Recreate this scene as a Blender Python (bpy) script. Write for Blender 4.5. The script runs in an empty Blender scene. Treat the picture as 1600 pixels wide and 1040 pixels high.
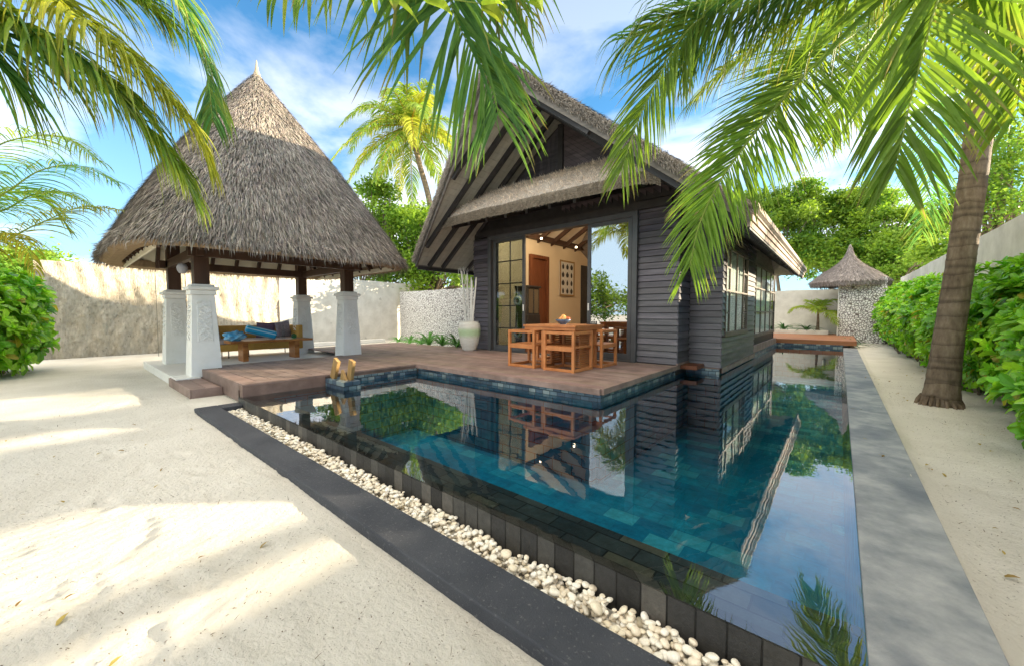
import bpy, math, random
import numpy as np
from mathutils import Vector
R = math.radians
rng = np.random.default_rng(7)
random.seed(7)
S = bpy.context.scene
C = S.collection

# ------------------------------------------------------------------ camera
F = 603.0; CXP = 800.0; CYP = 520.0; HC = 1.19
YAW = R(40.35); PIT = R(2.85)
fw = np.array([-math.sin(YAW)*math.cos(PIT), math.cos(YAW)*math.cos(PIT), -math.sin(PIT)])
rt = np.array([math.cos(YAW), math.sin(YAW), 0.0])
upv = np.array([-math.sin(YAW)*math.sin(PIT), math.cos(YAW)*math.sin(PIT), math.cos(PIT)])
def pt(u, v, d):
    """world point seen in direction (u,v) at depth d metres"""
    p = np.array([0, 0, HC]) + d*(fw + (u-CXP)/F*rt - (v-CYP)/F*upv)
    return (float(p[0]), float(p[1]), float(p[2]))
cam = bpy.data.cameras.new('camera'); co = bpy.data.objects.new('camera', cam); C.objects.link(co)
cam.sensor_width = 36; cam.lens = F/1600*36; cam.clip_end = 2000; cam.clip_start = 0.05
co.location = (0, 0, HC); co.rotation_euler = (R(90)-PIT, 0, YAW)
S.camera = co

# ------------------------------------------------------------------ node helpers
MATS = {}
def newmat(name):
    m = bpy.data.materials.new(name); m.use_nodes = True
    nt = m.node_tree; nt.nodes.clear()
    out = nt.nodes.new('ShaderNodeOutputMaterial')
    MATS[name] = m
    return m, nt, out
def N(nt, typ, **kw):
    n = nt.nodes.new(typ)
    for k, v in kw.items():
        if k.startswith('i_'):
            n.inputs[k[2:].replace('_', ' ')].default_value = v
        else: setattr(n, k, v)
    return n
def ramp(nt, stops, interp='LINEAR'):
    r = nt.nodes.new('ShaderNodeValToRGB'); cr = r.color_ramp; cr.interpolation = interp
    while len(cr.elements) > 1: cr.elements.remove(cr.elements[-1])
    cr.elements[0].position = stops[0][0]; cr.elements[0].color = (*stops[0][1], 1)
    for p, c in stops[1:]:
        e = cr.elements.new(p); e.color = (*c, 1)
    return r
def mixc(nt, fac, a, b, mode='MIX'):
    m = nt.nodes.new('ShaderNodeMix'); m.data_type = 'RGBA'; m.blend_type = mode
    for s, v in ((0, fac), (6, a), (7, b)):
        if hasattr(v, 'links'): nt.links.new(v, m.inputs[s])
        else: m.inputs[s].default_value = v if s == 0 else (*v, 1)
    return m.outputs[2]
def coords(nt, scale=(1, 1, 1), rot=(0, 0, 0), kind='Object'):
    tc = N(nt, 'ShaderNodeTexCoord'); mp = N(nt, 'ShaderNodeMapping')
    nt.links.new(tc.outputs[kind], mp.inputs[0])
    mp.inputs['Scale'].default_value = scale; mp.inputs['Rotation'].default_value = rot
    return mp.outputs[0]
def surf(name, a, b, scale=8, stretch=(1, 1, 1), rough=.7, bump=.2, bdist=.01, spec=.3, detail=6, spots=None, col=False,
         fine=0, metallic=0, translucent=0, bscale=None):
    """general noise driven surface; a,b two colours; spots=(colour, scale, threshold) ; col multiplies the colour attribute"""
    m, nt, out = newmat(name); L = nt.links
    v = coords(nt, stretch)
    n = N(nt, 'ShaderNodeTexNoise', i_Scale=scale, i_Detail=detail, i_Roughness=.62); L.new(v, n.inputs['Vector'])
    r = ramp(nt, [(.3, a), (.7, b)]); L.new(n.outputs[0], r.inputs[0]); c = r.outputs[0]
    if spots:
        n2 = N(nt, 'ShaderNodeTexNoise', i_Scale=spots[1], i_Detail=5.0); L.new(v, n2.inputs['Vector'])
        r2 = ramp(nt, [(spots[2], (0, 0, 0)), (min(1, spots[2]+.12), (1, 1, 1))]); L.new(n2.outputs[0], r2.inputs[0])
        c = mixc(nt, r2.outputs[0], c, spots[0])
    if col:
        at = N(nt, 'ShaderNodeAttribute', attribute_name='col')
        c = mixc(nt, 1.0, c, at.outputs[0], 'MULTIPLY')
    p = N(nt, 'ShaderNodeBsdfPrincipled'); L.new(c, p.inputs['Base Color'])
    p.inputs['Roughness'].default_value = rough; p.inputs['Specular IOR Level'].default_value = spec
    p.inputs['Metallic'].default_value = metallic
    if bump:
        nb = N(nt, 'ShaderNodeTexNoise', i_Scale=bscale or scale*4, i_Detail=8.0, i_Roughness=.7); L.new(v, nb.inputs['Vector'])
        b_ = N(nt, 'ShaderNodeBump'); b_.inputs['Strength'].default_value = bump; b_.inputs['Distance'].default_value = bdist
        L.new(nb.outputs[0], b_.inputs['Height']); L.new(b_.outputs[0], p.inputs['Normal'])
    sh = p.outputs[0]
    if translucent:
        t = N(nt, 'ShaderNodeBsdfTranslucent'); L.new(mixc(nt, 1.0, c, (1.5, 1.45, .8), 'MULTIPLY'), t.inputs[0])
        mx = N(nt, 'ShaderNodeMixShader'); mx.inputs[0].default_value = translucent
        L.new(sh, mx.inputs[1]); L.new(t.outputs[0], mx.inputs[2]); sh = mx.outputs[0]
    L.new(sh, out.inputs[0])
    return m
def tilemat(name, cols, axis='xy', size=(.3, .3), rough=.35, mortar=(.05, .05, .055), msize=.006, bump=.4, spec=.5, offset=.5, rot=0, nscale=9):
    """brick/tile surface in object space; each tile its own tone"""
    m, nt, out = newmat(name); L = nt.links
    tc = N(nt, 'ShaderNodeTexCoord'); sp = N(nt, 'ShaderNodeSeparateXYZ'); L.new(tc.outputs['Object'], sp.inputs[0])
    cb = N(nt, 'ShaderNodeCombineXYZ')
    ix = {'x': 0, 'y': 1, 'z': 2}
    if axis == 's':   # side faces of any heading: use x+y along
        ad = N(nt, 'ShaderNodeMath', operation='ADD'); L.new(sp.outputs[0], ad.inputs[0]); L.new(sp.outputs[1], ad.inputs[1])
        L.new(ad.outputs[0], cb.inputs[0]); L.new(sp.outputs[2], cb.inputs[1])
    else:
        L.new(sp.outputs[ix[axis[0]]], cb.inputs[0]); L.new(sp.outputs[ix[axis[1]]], cb.inputs[1])
    br = N(nt, 'ShaderNodeTexBrick'); br.offset = offset
    L.new(cb.outputs[0], br.inputs['Vector'])
    br.inputs['Color1'].default_value = (0, 0, 0, 1); br.inputs['Color2'].default_value = (1, 1, 1, 1); br.inputs['Mortar'].default_value = (.5, .5, .5, 1)
    br.inputs['Scale'].default_value = 1; br.inputs['Mortar Size'].default_value = msize
    br.inputs['Brick Width'].default_value = size[0]; br.inputs['Row Height'].default_value = size[1]
    n = len(cols)
    r = ramp(nt, [(i/(n), c) for i, c in enumerate(cols)], 'CONSTANT' if n > 4 else 'LINEAR'); L.new(br.outputs[0], r.inputs[0])
    no = N(nt, 'ShaderNodeTexNoise', i_Scale=float(nscale), i_Detail=8.0, i_Roughness=.7); L.new(tc.outputs['Object'], no.inputs['Vector'])
    r2 = ramp(nt, [(.25, (.55, .55, .55)), (.75, (1.35, 1.35, 1.35))]); L.new(no.outputs[0], r2.inputs[0])
    c = mixc(nt, 1.0, r.outputs[0], r2.outputs[0], 'MULTIPLY')
    c = mixc(nt, br.outputs[1], c, mortar)
    p = N(nt, 'ShaderNodeBsdfPrincipled'); L.new(c, p.inputs['Base Color']); p.inputs['Roughness'].default_value = rough
    p.inputs['Specular IOR Level'].default_value = spec
    sub = N(nt, 'ShaderNodeMath', operation='SUBTRACT'); L.new(no.outputs[0], sub.inputs[0]); L.new(br.outputs[1], sub.inputs[1])
    b_ = N(nt, 'ShaderNodeBump'); b_.inputs['Strength'].default_value = bump; b_.inputs['Distance'].default_value = .006
    L.new(sub.outputs[0], b_.inputs['Height']); L.new(b_.outputs[0], p.inputs['Normal']); L.new(p.outputs[0], out.inputs[0])
    return m
def vormat(name, a, b, gap, scale=16, stretch=(1, 1, 1), bump=1.0):
    """small stones / coral pieces set in a wall"""
    m, nt, out = newmat(name); L = nt.links
    v = coords(nt, stretch)
    v1 = N(nt, 'ShaderNodeTexVoronoi', feature='DISTANCE_TO_EDGE', i_Scale=scale); L.new(v, v1.inputs['Vector'])
    v2 = N(nt, 'ShaderNodeTexVoronoi', i_Scale=scale); L.new(v, v2.inputs['Vector'])
    r = ramp(nt, [(.0, a), (1, b)]); L.new(v2.outputs['Color'], r.inputs[0])
    e = ramp(nt, [(.03, (0, 0, 0)), (.13, (1, 1, 1))]); L.new(v1.outputs[0], e.inputs[0])
    c = mixc(nt, e.outputs[0], gap, r.outputs[0])
    p = N(nt, 'ShaderNodeBsdfPrincipled'); L.new(c, p.inputs['Base Color']); p.inputs['Roughness'].default_value = .8
    b_ = N(nt, 'ShaderNodeBump'); b_.inputs['Strength'].default_value = bump; b_.inputs['Distance'].default_value = .02
    L.new(e.outputs[0], b_.inputs['Height']); L.new(b_.outputs[0], p.inputs['Normal']); L.new(p.outputs[0], out.inputs[0])
    return m

# ------------------------------------------------------------------ mesh helpers
class MB:
    def __init__(s): s.V = []; s.G = []; s.n = 0; s.c = []
    def add(s, V, Fs, col=(1, 1, 1)):
        """V (n,3); Fs list of arrays (m,k); col one colour or (n,3)"""
        V = np.asarray(V, float).reshape(-1, 3); s.V.append(V)
        for f in Fs:
            f = np.asarray(f, np.int64)
            if f.size: s.G.append(f + s.n)
        c = np.asarray(col, float)
        if c.ndim == 1: c = np.tile(c, (len(V), 1))
        s.c.append(c); s.n += len(V); return s
    def box(s, x0, x1, y0, y1, z0, z1, col=(1, 1, 1)):
        V = [(x, y, z) for z in (z0, z1) for y in (y0, y1) for x in (x0, x1)]
        return s.add(V, [[(0, 2, 3, 1), (4, 5, 7, 6), (0, 1, 5, 4), (2, 6, 7, 3), (0, 4, 6, 2), (1, 3, 7, 5)]], col)
    def hexa(s, P, col=(1, 1, 1)):
        """8 corners: bottom 4 ring, top 4 ring"""
        return s.add(P, [[(3, 2, 1, 0), (4, 5, 6, 7), (0, 1, 5, 4), (1, 2, 6, 5), (2, 3, 7, 6), (3, 0, 4, 7)]], col)
    def bar(s, a, b, w, h, up=(0, 0, 1), col=(1, 1, 1)):
        a = np.array(a, float); b = np.array(b, float); t = b-a; t /= np.linalg.norm(t)
        u = np.array(up, float)
        sd = np.cross(t, u); sd /= np.linalg.norm(sd); u = np.cross(sd, t)
        P = []
        for p in (a, b):
            for i, j in ((-1, -1), (1, -1), (1, 1), (-1, 1)): P.append(p + sd*i*w/2 + u*j*h/2)
        return s.add(P, [[(3, 2, 1, 0), (4, 5, 6, 7), (0, 1, 5, 4), (1, 2, 6, 5), (2, 3, 7, 6), (3, 0, 4, 7)]], col)
    def tube(s, pts, rad, seg=8, col=(1, 1, 1), caps=True):
        pts = np.asarray(pts, float); n = len(pts)
        rad = np.full(n, rad) if np.isscalar(rad) else np.asarray(rad, float)
        T = np.gradient(pts, axis=0); T /= np.linalg.norm(T, axis=1)[:, None]+1e-9
        ref = np.array([0, 0, 1.]) if abs(T[0][2]) < .9 else np.array([1., 0, 0])
        A = np.cross(T, ref); A /= np.linalg.norm(A, axis=1)[:, None]+1e-9; B = np.cross(T, A)
        th = np.linspace(0, 2*np.pi, seg, endpoint=False)
        V = pts[:, None, :] + rad[:, None, None]*(A[:, None, :]*np.cos(th)[None, :, None] + B[:, None, :]*np.sin(th)[None, :, None])
        V = V.reshape(-1, 3); i = np.arange(n-1)[:, None]*seg; j = np.arange(seg)[None, :]; k = (np.arange(seg)+1) % seg
        Q = np.stack([i+j, i+k[None, :], i+k[None, :]+seg, i+j+seg], -1).reshape(-1, 4)
        c = np.asarray(col, float)
        if c.ndim == 2: c = np.repeat(c, seg, 0)
        g = [Q]
        if caps: g += [np.array([list(range(seg))]), np.array([[(n-1)*seg+q for q in range(seg-1, -1, -1)]])]
        return s.add(V, g, c)
    def lathe(s, c, prof, seg=24, col=(1, 1, 1), cap=True):
        th = np.linspace(0, 2*np.pi, seg, endpoint=False); prof = np.asarray(prof, float); n = len(prof)
        V = np.stack([c[0]+prof[:, 0][:, None]*np.cos(th), c[1]+prof[:, 0][:, None]*np.sin(th), c[2]+np.repeat(prof[:, 1][:, None], seg, 1)], -1).reshape(-1, 3)
        i = np.arange(n-1)[:, None]*seg; j = np.arange(seg)[None, :]; k = (np.arange(seg)+1)[None, :] % seg
        Q = np.stack([i+j, i+k, i+k+seg, i+j+seg], -1).reshape(-1, 4); g = [Q]
        if cap: g += [np.array([list(range(seg-1, -1, -1))]), np.array([[(n-1)*seg+q for q in range(seg)]])]
        return s.add(V, g, col)
    def grid(s, P, col=(1, 1, 1)):
        """P (a,b,3) lattice"""
        P = np.asarray(P, float); a, b = P.shape[:2]
        i = np.arange(a-1)[:, None]*b; j = np.arange(b-1)[None, :]
        Q = np.stack([i+j, i+b+j, i+b+j+1, i+j+1], -1).reshape(-1, 4)
        c = np.asarray(col, float)
        if c.ndim == 3: c = c.reshape(-1, 3)
        return s.add(P.reshape(-1, 3), [Q], c)
    def build(s, name, mat, parent=None, smooth=False, origin=None, bevel=0, mats=None):
        V = np.concatenate(s.V); cc = np.concatenate(s.c)
        if parent is not None:
            o0 = np.zeros(3); p = parent
            while p is not None: o0 += np.array(p.location); p = p.parent
        else: o0 = np.array(origin if origin is not None else (0, 0, 0), float)
        V = V - o0
        me = bpy.data.meshes.new(name); me.vertices.add(len(V)); me.vertices.foreach_set('co', V.ravel().astype(np.float32))
        nl = sum(g.size for g in s.G); nf = sum(len(g) for g in s.G)
        me.loops.add(nl); me.polygons.add(nf)
        me.loops.foreach_set('vertex_index', np.concatenate([g.ravel() for g in s.G]).astype(np.int32))
        tot = np.concatenate([np.full(len(g), g.shape[1]) for g in s.G]); st = np.concatenate([[0], np.cumsum(tot)[:-1]])
        me.polygons.foreach_set('loop_start', st.astype(np.int32))
        me.polygons.foreach_set('use_smooth', np.full(nf, smooth))
        me.update(calc_edges=True)
        ca = me.color_attributes.new('col', 'FLOAT_COLOR', 'POINT')
        ca.data.foreach_set('color', np.concatenate([cc, np.ones((len(cc), 1))], 1).ravel().astype(np.float32))
        me.materials.append(MATS[mat] if isinstance(mat, str) else mat)
        me.validate()
        o = bpy.data.objects.new(name, me); C.objects.link(o)
        if parent is not None: o.parent = parent
        else: o.location = o0
        if bevel:
            b = o.modifiers.new('bevel', 'BEVEL'); b.width = bevel; b.segments = 2; b.limit_method = 'ANGLE'
        return o
def thing(name, loc, label, cat, group=None, rz=0):
    o = bpy.data.objects.new(name, None); C.objects.link(o); o.location = loc; o.rotation_euler[2] = rz; o.empty_display_size = .2
    tag(o, label, cat, group); return o
def tag(o, label=None, cat=None, group=None, kind=None):
    if label: o['label'] = label
    if cat: o['category'] = cat
    if group: o['group'] = group
    if kind: o['kind'] = kind
    return o
def copy_tree(o, parent=None):
    c = o.copy(); C.objects.link(c)
    if parent is not None: c.parent = parent
    for ch in list(o.children): copy_tree(ch, c)
    return c
def strips(P, D, Nn, ln, wd, bend, col, jit=.25):
    """thin two-segment straws. P base points, D direction, Nn surface normal, arrays"""
    n = len(P); D = D + rng.normal(0, jit, (n, 3)); D /= np.linalg.norm(D, axis=1)[:, None]
    W = np.cross(D, Nn); W /= np.linalg.norm(W, axis=1)[:, None]+1e-9
    ln = ln[:, None]; wd = wd[:, None]; bend = bend[:, None]
    a = P - W*wd/2; b = P + W*wd/2
    m = P + D*ln*.5 + Nn*bend*ln*.5
    c = m + W*wd*.45; d = m - W*wd*.45
    e = P + D*ln + Nn*(bend*ln*.55)
    V = np.stack([a, b, c, d, e], 1).reshape(-1, 3); i = np.arange(n)[:, None]*5
    return V, [np.concatenate([i, i+1, i+2, i+3], 1), np.concatenate([i+3, i+2, i+4], 1)], np.repeat(col, 5, 0)

# ------------------------------------------------------------------ materials
surf('sand_mat', (.66, .62, .54), (.80, .76, .68), scale=1.3, rough=.95, bump=1.0, bdist=.03, spec=.1, bscale=36, spots=((.36, .31, .25), 60, .635), detail=12)
surf('sand_fleck', (.10, .075, .05), (.22, .17, .11), scale=20, rough=.9, bump=0)
surf('thatch', (.275, .25, .225), (.44, .40, .355), scale=14, stretch=(1, 1, .3), rough=.95, bump=.6, bdist=.02, spec=.05, col=True)
surf('thatch_under', (.30, .20, .09), (.44, .31, .16), scale=22, stretch=(1, 1, .4), rough=.95, bump=.8, bdist=.02, spec=.05)
surf('stucco_white', (.76, .75, .70), (.87, .86, .83), scale=3, rough=.85, bump=.25, bdist=.006, spec=.2, bscale=60)
surf('carving', (.76, .75, .71), (.85, .84, .80), scale=9, rough=.8, bump=.5, bdist=.03, bscale=22)
surf('slab_white', (.72, .70, .66), (.80, .78, .74), scale=3, rough=.6, bump=.05)
surf('wall_render', (.55, .515, .45), (.75, .715, .645), scale=2.2, rough=.9, bump=.5, bdist=.02, bscale=30, spots=((.34, .32, .28), 3.5, .66))
surf('wall_fibre', (.49, .415, .31), (.75, .67, .55), scale=9, stretch=(1, 1.8, .6), rough=.95, bump=1.0, bdist=.09, bscale=14, spots=((.26, .20, .13), 17, .62), spec=.05)
surf('dark_wood', (.045, .024, .015), (.085, .045, .028), scale=5, stretch=(1, 1, .2), rough=.55, bump=.2, bdist=.004)
surf('black_timber', (.022, .02, .02), (.045, .04, .04), scale=6, rough=.5, bump=.2, bdist=.003, spec=.4)
surf('siding', (.042, .038, .047), (.125, .112, .125), scale=5, stretch=(.35, .35, 3), rough=.42, bump=.35, bdist=.004, spec=.55, col=True)
surf('grey_trim', (.13, .115, .10), (.24, .21, .185), scale=6, stretch=(.4, .4, 3), rough=.7, bump=.3, bdist=.004)
surf('eave_board', (.30, .23, .19), (.48, .38, .31), scale=5, stretch=(3, .3, 2), rough=.75, bump=.3, bdist=.004)
surf('soffit_cream', (.70, .64, .50), (.80, .75, .62), scale=2, rough=.8, bump=.1)
surf('soffit_grey', (.36, .34, .28), (.50, .47, .40), scale=3, stretch=(1, 4, 1), rough=.75, bump=.15)
surf('door_frame', (.055, .057, .06), (.085, .085, .088), scale=4, rough=.4, bump=.05, spec=.5)
surf('deck_wood', (.165, .108, .088), (.33, .235, .20), scale=3.2, stretch=(1, 1, 1), rough=.55, bump=.25, bdist=.004, col=True, spec=.4)
surf('platform_wood', (.26, .10, .045), (.40, .18, .09), scale=4, stretch=(.3, 3, 3), rough=.5, bump=.15)
surf('teak', (.42, .145, .045), (.62, .25, .085), scale=4, stretch=(1, 1, 1), rough=.38, bump=.12, bdist=.002, spec=.45, col=True)
surf('teak_gold', (.24, .135, .045), (.42, .27, .11), scale=5, stretch=(4, 4, .6), rough=.5, bump=.2)
surf('coffee_wood', (.22, .075, .02), (.48, .20, .055), scale=4, stretch=(4, .5, 4), rough=.35, bump=.1)
surf('sofa_board', (.42, .23, .045), (.56, .33, .08), scale=4, rough=.6, bump=.1)
surf('fabric_grey', (.36, .29, .26), (.46, .38, .35), scale=40, rough=.95, bump=.4, bdist=.002)
surf('fabric_brown', (.14, .10, .075), (.20, .15, .12), scale=40, rough=.95, bump=.4, bdist=.002)
surf('fabric_purple', (.13, .085, .14), (.19, .13, .20), scale=40, rough=.95, bump=.4, bdist=.002)
surf('fabric_print', (.22, .18, .24), (.42, .38, .42), scale=30, rough=.95, bump=.3, bdist=.002)
surf('towel_blue', (.35, .62, .80), (.02, .30, .62), scale=6, rough=.95, bump=.6, bdist=.006, bscale=60, detail=2)
surf('towel_roll', (.9, .9, .9), (1, 1, 1), scale=60, rough=.95, bump=.5, bdist=.003, col=True)
surf('kerb_stone', (.030, .034, .045), (.062, .066, .078), scale=3, rough=.6, bump=1.0, bdist=.008, bscale=140, spots=((.13, .13, .135), 60, .60), spec=.4)
surf('coping_stone', (.13, .145, .165), (.36, .36, .36), scale=5, rough=.5, bump=.6, bdist=.006, bscale=70, spots=((.12, .13, .155), 1.7, .53), spec=.45)
surf('pebble_mat', (.72, .69, .62), (.90, .88, .83), scale=3, rough=.42, bump=0, col=True, spec=.45)
surf('vase_glaze', (.60, .57, .50), (.70, .68, .62), scale=10, stretch=(1, 1, 3), rough=.5, bump=.2, col=True, bdist=.004)
surf('bamboo_white', (.66, .63, .57), (.80, .78, .73), scale=8, rough=.6, bump=.1)
surf('interior_wall', (.66, .53, .35), (.70, .57, .39), scale=2, rough=.8, bump=.05)
surf('interior_ceiling', (.70, .62, .48), (.75, .68, .54), scale=2, rough=.8, bump=.05)
surf('mahogany', (.10, .03, .012), (.20, .07, .03), scale=6, stretch=(1, 1, .2), rough=.4, bump=.1)
surf('linen', (.78, .75, .68), (.85, .83, .78), scale=6, stretch=(1, 6, .3), rough=.9, bump=.3, bdist=.02, bscale=5)
surf('ceramic_blue', (.05, .09, .16), (.10, .16, .26), scale=8, rough=.2, bump=0, spec=.6)
surf('fruit_mat', (.65, .28, .12), (.80, .50, .25), scale=9, rough=.4, bump=0, col=True)
surf('metal_dark', (.05, .05, .05), (.09, .09, .09), scale=6, rough=.4, bump=0, metallic=.6)
surf('rope', (.28, .25, .2), (.35, .32, .26), scale=20, rough=.9, bump=0)
surf('speaker_grey', (.30, .30, .32), (.42, .42, .44), scale=12, rough=.7, bump=.4)
surf('leaf_palm', (.70, .78, .62), (1.15, 1.12, 1.0), scale=14, rough=.5, bump=0, col=True, translucent=.45, spec=.3)
surf('leaf_shrub', (.8, .85, .8), (1.1, 1.1, 1.05), scale=7, rough=.34, bump=0, col=True, translucent=.38, spec=.5)
surf('leaf_tree', (.8, .8, .8), (1.1, 1.1, 1.0), scale=5, rough=.5, bump=0, col=True, translucent=.42, spec=.3)
surf('branch', (.14, .10, .07), (.24, .19, .14), scale=8, rough=.9, bump=.5, bdist=.01)
surf('roof_shingle', (.07, .09, .12), (.12, .14, .18), scale=6, rough=.8, bump=.5)
tilemat('pool_tile', [(.006, .25, .44), (.012, .33, .53), (.01, .28, .48), (.02, .40, .60), (.07, .52, .68), (.011, .30, .50)], 'xy', (.34, .23), rough=.5, mortar=(.008, .26, .44), msize=.008, spec=.2)  # teal of light absorbed through the water is put into this tile colour
tilemat('pool_side', [(.01, .20, .32), (.018, .27, .40), (.012, .23, .36), (.04, .34, .44)], 's', (.3, .15), rough=.5, mortar=(.008, .05, .07), spec=.3)
tilemat('slate_face', [(.025, .024, .023), (.065, .062, .056), (.035, .034, .033), (.105, .095, .082), (.05, .047, .042)], 's', (.105, 3.0), rough=.5, mortar=(.004, .004, .004), msize=.004, offset=0, bump=1.0, nscale=26)
tilemat('slate_ledge', [(.035, .05, .058), (.10, .115, .115), (.055, .065, .075), (.17, .15, .11), (.07, .085, .09)], 'xy', (.24, .115), rough=.6, mortar=(.006, .008, .009), msize=.005, bump=1.0, nscale=16)
tilemat('edge_mosaic', [(.05, .08, .11), (.13, .19, .22), (.07, .11, .15), (.24, .29, .29), (.05, .08, .12)], 's', (.12, .075), rough=.3, mortar=(.02, .03, .04), msize=.005, bump=.8)
vormat('coral_stone', (.82, .80, .77), (.93, .92, .90), (.16, .14, .13), scale=12.5)

# bark with growth rings
m, nt, out = newmat('palm_bark'); L = nt.links
v = coords(nt, (1, 1, 1)); sp = N(nt, 'ShaderNodeSeparateXYZ'); L.new(v, sp.inputs[0])
wv = N(nt, 'ShaderNodeTexWave', wave_type='BANDS', bands_direction='Z', wave_profile='SAW', i_Scale=1.9, i_Distortion=3.2, i_Detail=4.0); wv.inputs['Detail Scale'].default_value = 1.5
L.new(v, wv.inputs['Vector'])
nn = N(nt, 'ShaderNodeTexNoise', i_Scale=9.0, i_Detail=9.0, i_Roughness=.7); v3 = coords(nt, (1.6, 1.6, .5)); L.new(v3, nn.inputs['Vector'])
r = ramp(nt, [(.25, (.10, .066, .04)), (.5, (.25, .18, .12)), (.78, (.42, .33, .235))]); L.new(nn.outputs[0], r.inputs[0])
r2 = ramp(nt, [(0, (.55, .52, .5)), (.25, (1, 1, 1)), (1, (.95, .95, .95))]); L.new(wv.outputs[1], r2.inputs[0])
c = mixc(nt, 1.0, r.outputs[0], r2.outputs[0], 'MULTIPLY')
at = N(nt, 'ShaderNodeAttribute', attribute_name='col'); c = mixc(nt, 1.0, c, at.outputs[0], 'MULTIPLY')
p = N(nt, 'ShaderNodeBsdfPrincipled'); L.new(c, p.inputs['Base Color']); p.inputs['Roughness'].default_value = .85
ad = N(nt, 'ShaderNodeMath', operation='ADD'); L.new(wv.outputs[1], ad.inputs[0]); L.new(nn.outputs[0], ad.inputs[1])
b_ = N(nt, 'ShaderNodeBump'); b_.inputs['Strength'].default_value = .9; b_.inputs['Distance'].default_value = .03
L.new(ad.outputs[0], b_.inputs['Height']); L.new(b_.outputs[0], p.inputs['Normal']); L.new(p.outputs[0], out.inputs[0])

# still pool water: clear, mirror-like at a glance
m, nt, out = newmat('water_mat'); L = nt.links
v = coords(nt, (1, 1, 1))
n1 = N(nt, 'ShaderNodeTexNoise', i_Scale=3.0, i_Detail=3.0); L.new(v, n1.inputs['Vector'])
b_ = N(nt, 'ShaderNodeBump'); b_.inputs['Strength'].default_value = .11; b_.inputs['Distance'].default_value = .012
L.new(n1.outputs[0], b_.inputs['Height'])
g = N(nt, 'ShaderNodeBsdfGlossy', i_Roughness=.0); L.new(b_.outputs[0], g.inputs['Normal']); g.inputs[0].default_value = (.95, .97, 1, 1)
t = N(nt, 'ShaderNodeBsdfTransparent'); t.inputs[0].default_value = (.82, .95, .97, 1)
fr = N(nt, 'ShaderNodeFresnel', i_IOR=2.3); L.new(b_.outputs[0], fr.inputs['Normal'])
mx = N(nt, 'ShaderNodeMixShader'); L.new(fr.outputs[0], mx.inputs[0]); L.new(t.outputs[0], mx.inputs[1]); L.new(g.outputs[0], mx.inputs[2]); L.new(mx.outputs[0], out.inputs[0])
def glassmat(name, ior, tint):
    m, nt, out = newmat(name); L = nt.links
    g = N(nt, 'ShaderNodeBsdfGlossy', i_Roughness=.0); t = N(nt, 'ShaderNodeBsdfTransparent'); t.inputs[0].default_value = (*tint, 1)
    fr = N(nt, 'ShaderNodeFresnel', i_IOR=ior); mx = N(nt, 'ShaderNodeMixShader'); ge = N(nt, 'ShaderNodeNewGeometry')
    iv = N(nt, 'ShaderNodeMath', operation='SUBTRACT'); iv.inputs[0].default_value = 1.0; L.new(ge.outputs['Backfacing'], iv.inputs[1])
    ml = N(nt, 'ShaderNodeMath', operation='MULTIPLY'); L.new(fr.outputs[0], ml.inputs[0]); L.new(iv.outputs[0], ml.inputs[1])
    L.new(ml.outputs[0], mx.inputs[0]); L.new(t.outputs[0], mx.inputs[1]); L.new(g.outputs[0], mx.inputs[2]); L.new(mx.outputs[0], out.inputs[0])
glassmat('door_glass', 1.75, (.62, .66, .66)); glassmat('tinted_glass', 6.0, (.25, .3, .33)); glassmat('clear_glass', 1.35, (.9, .95, .95)); glassmat('green_glass', 1.5, (.3, .8, .6))
def emis(name, c, s):
    m, nt, out = newmat(name); e = N(nt, 'ShaderNodeEmission'); e.inputs[0].default_value = (*c, 1); e.inputs[1].default_value = s; nt.links.new(e.outputs[0], out.inputs[0])
emis('lamp_glow', (1, .8, .5), 4)
for nm, mm in MATS.items():
    pass

# plank grain: boards in local groups
# ------------------------------------------------------------------ sky and light
SUN_AZ = 46.0   # degrees from +Y towards +X
SUN_EL = 12.0
W = bpy.data.worlds.new('World'); S.world = W; W.use_nodes = True; nt = W.node_tree; nt.nodes.clear(); L = nt.links
wo = N(nt, 'ShaderNodeOutputWorld'); bg = N(nt, 'ShaderNodeBackground'); L.new(bg.outputs[0], wo.inputs[0])
sky = N(nt, 'ShaderNodeTexSky'); sky.sky_type = 'NISHITA'; sky.sun_disc = False
sky.sun_elevation = R(SUN_EL+8); sky.sun_rotation = R(SUN_AZ); sky.air_density = 1.0; sky.dust_density = .6; sky.ozone_density = 2.0
tc = N(nt, 'ShaderNodeTexCoord'); sp = N(nt, 'ShaderNodeSeparateXYZ'); L.new(tc.outputs['Generated'], sp.inputs[0])
mp = N(nt, 'ShaderNodeMapping'); mp.inputs['Scale'].default_value = (1, 1, 2.3); mp.inputs['Location'].default_value = (.35, .1, 0); L.new(tc.outputs['Generated'], mp.inputs[0])
cn = N(nt, 'ShaderNodeTexNoise', i_Scale=2.1, i_Detail=9.0, i_Roughness=.55, i_Distortion=.3); L.new(mp.outputs[0], cn.inputs['Vector'])
cr = ramp(nt, [(.45, (0, 0, 0)), (.58, (1, 1, 1))]); L.new(cn.outputs[0], cr.inputs[0])
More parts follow.
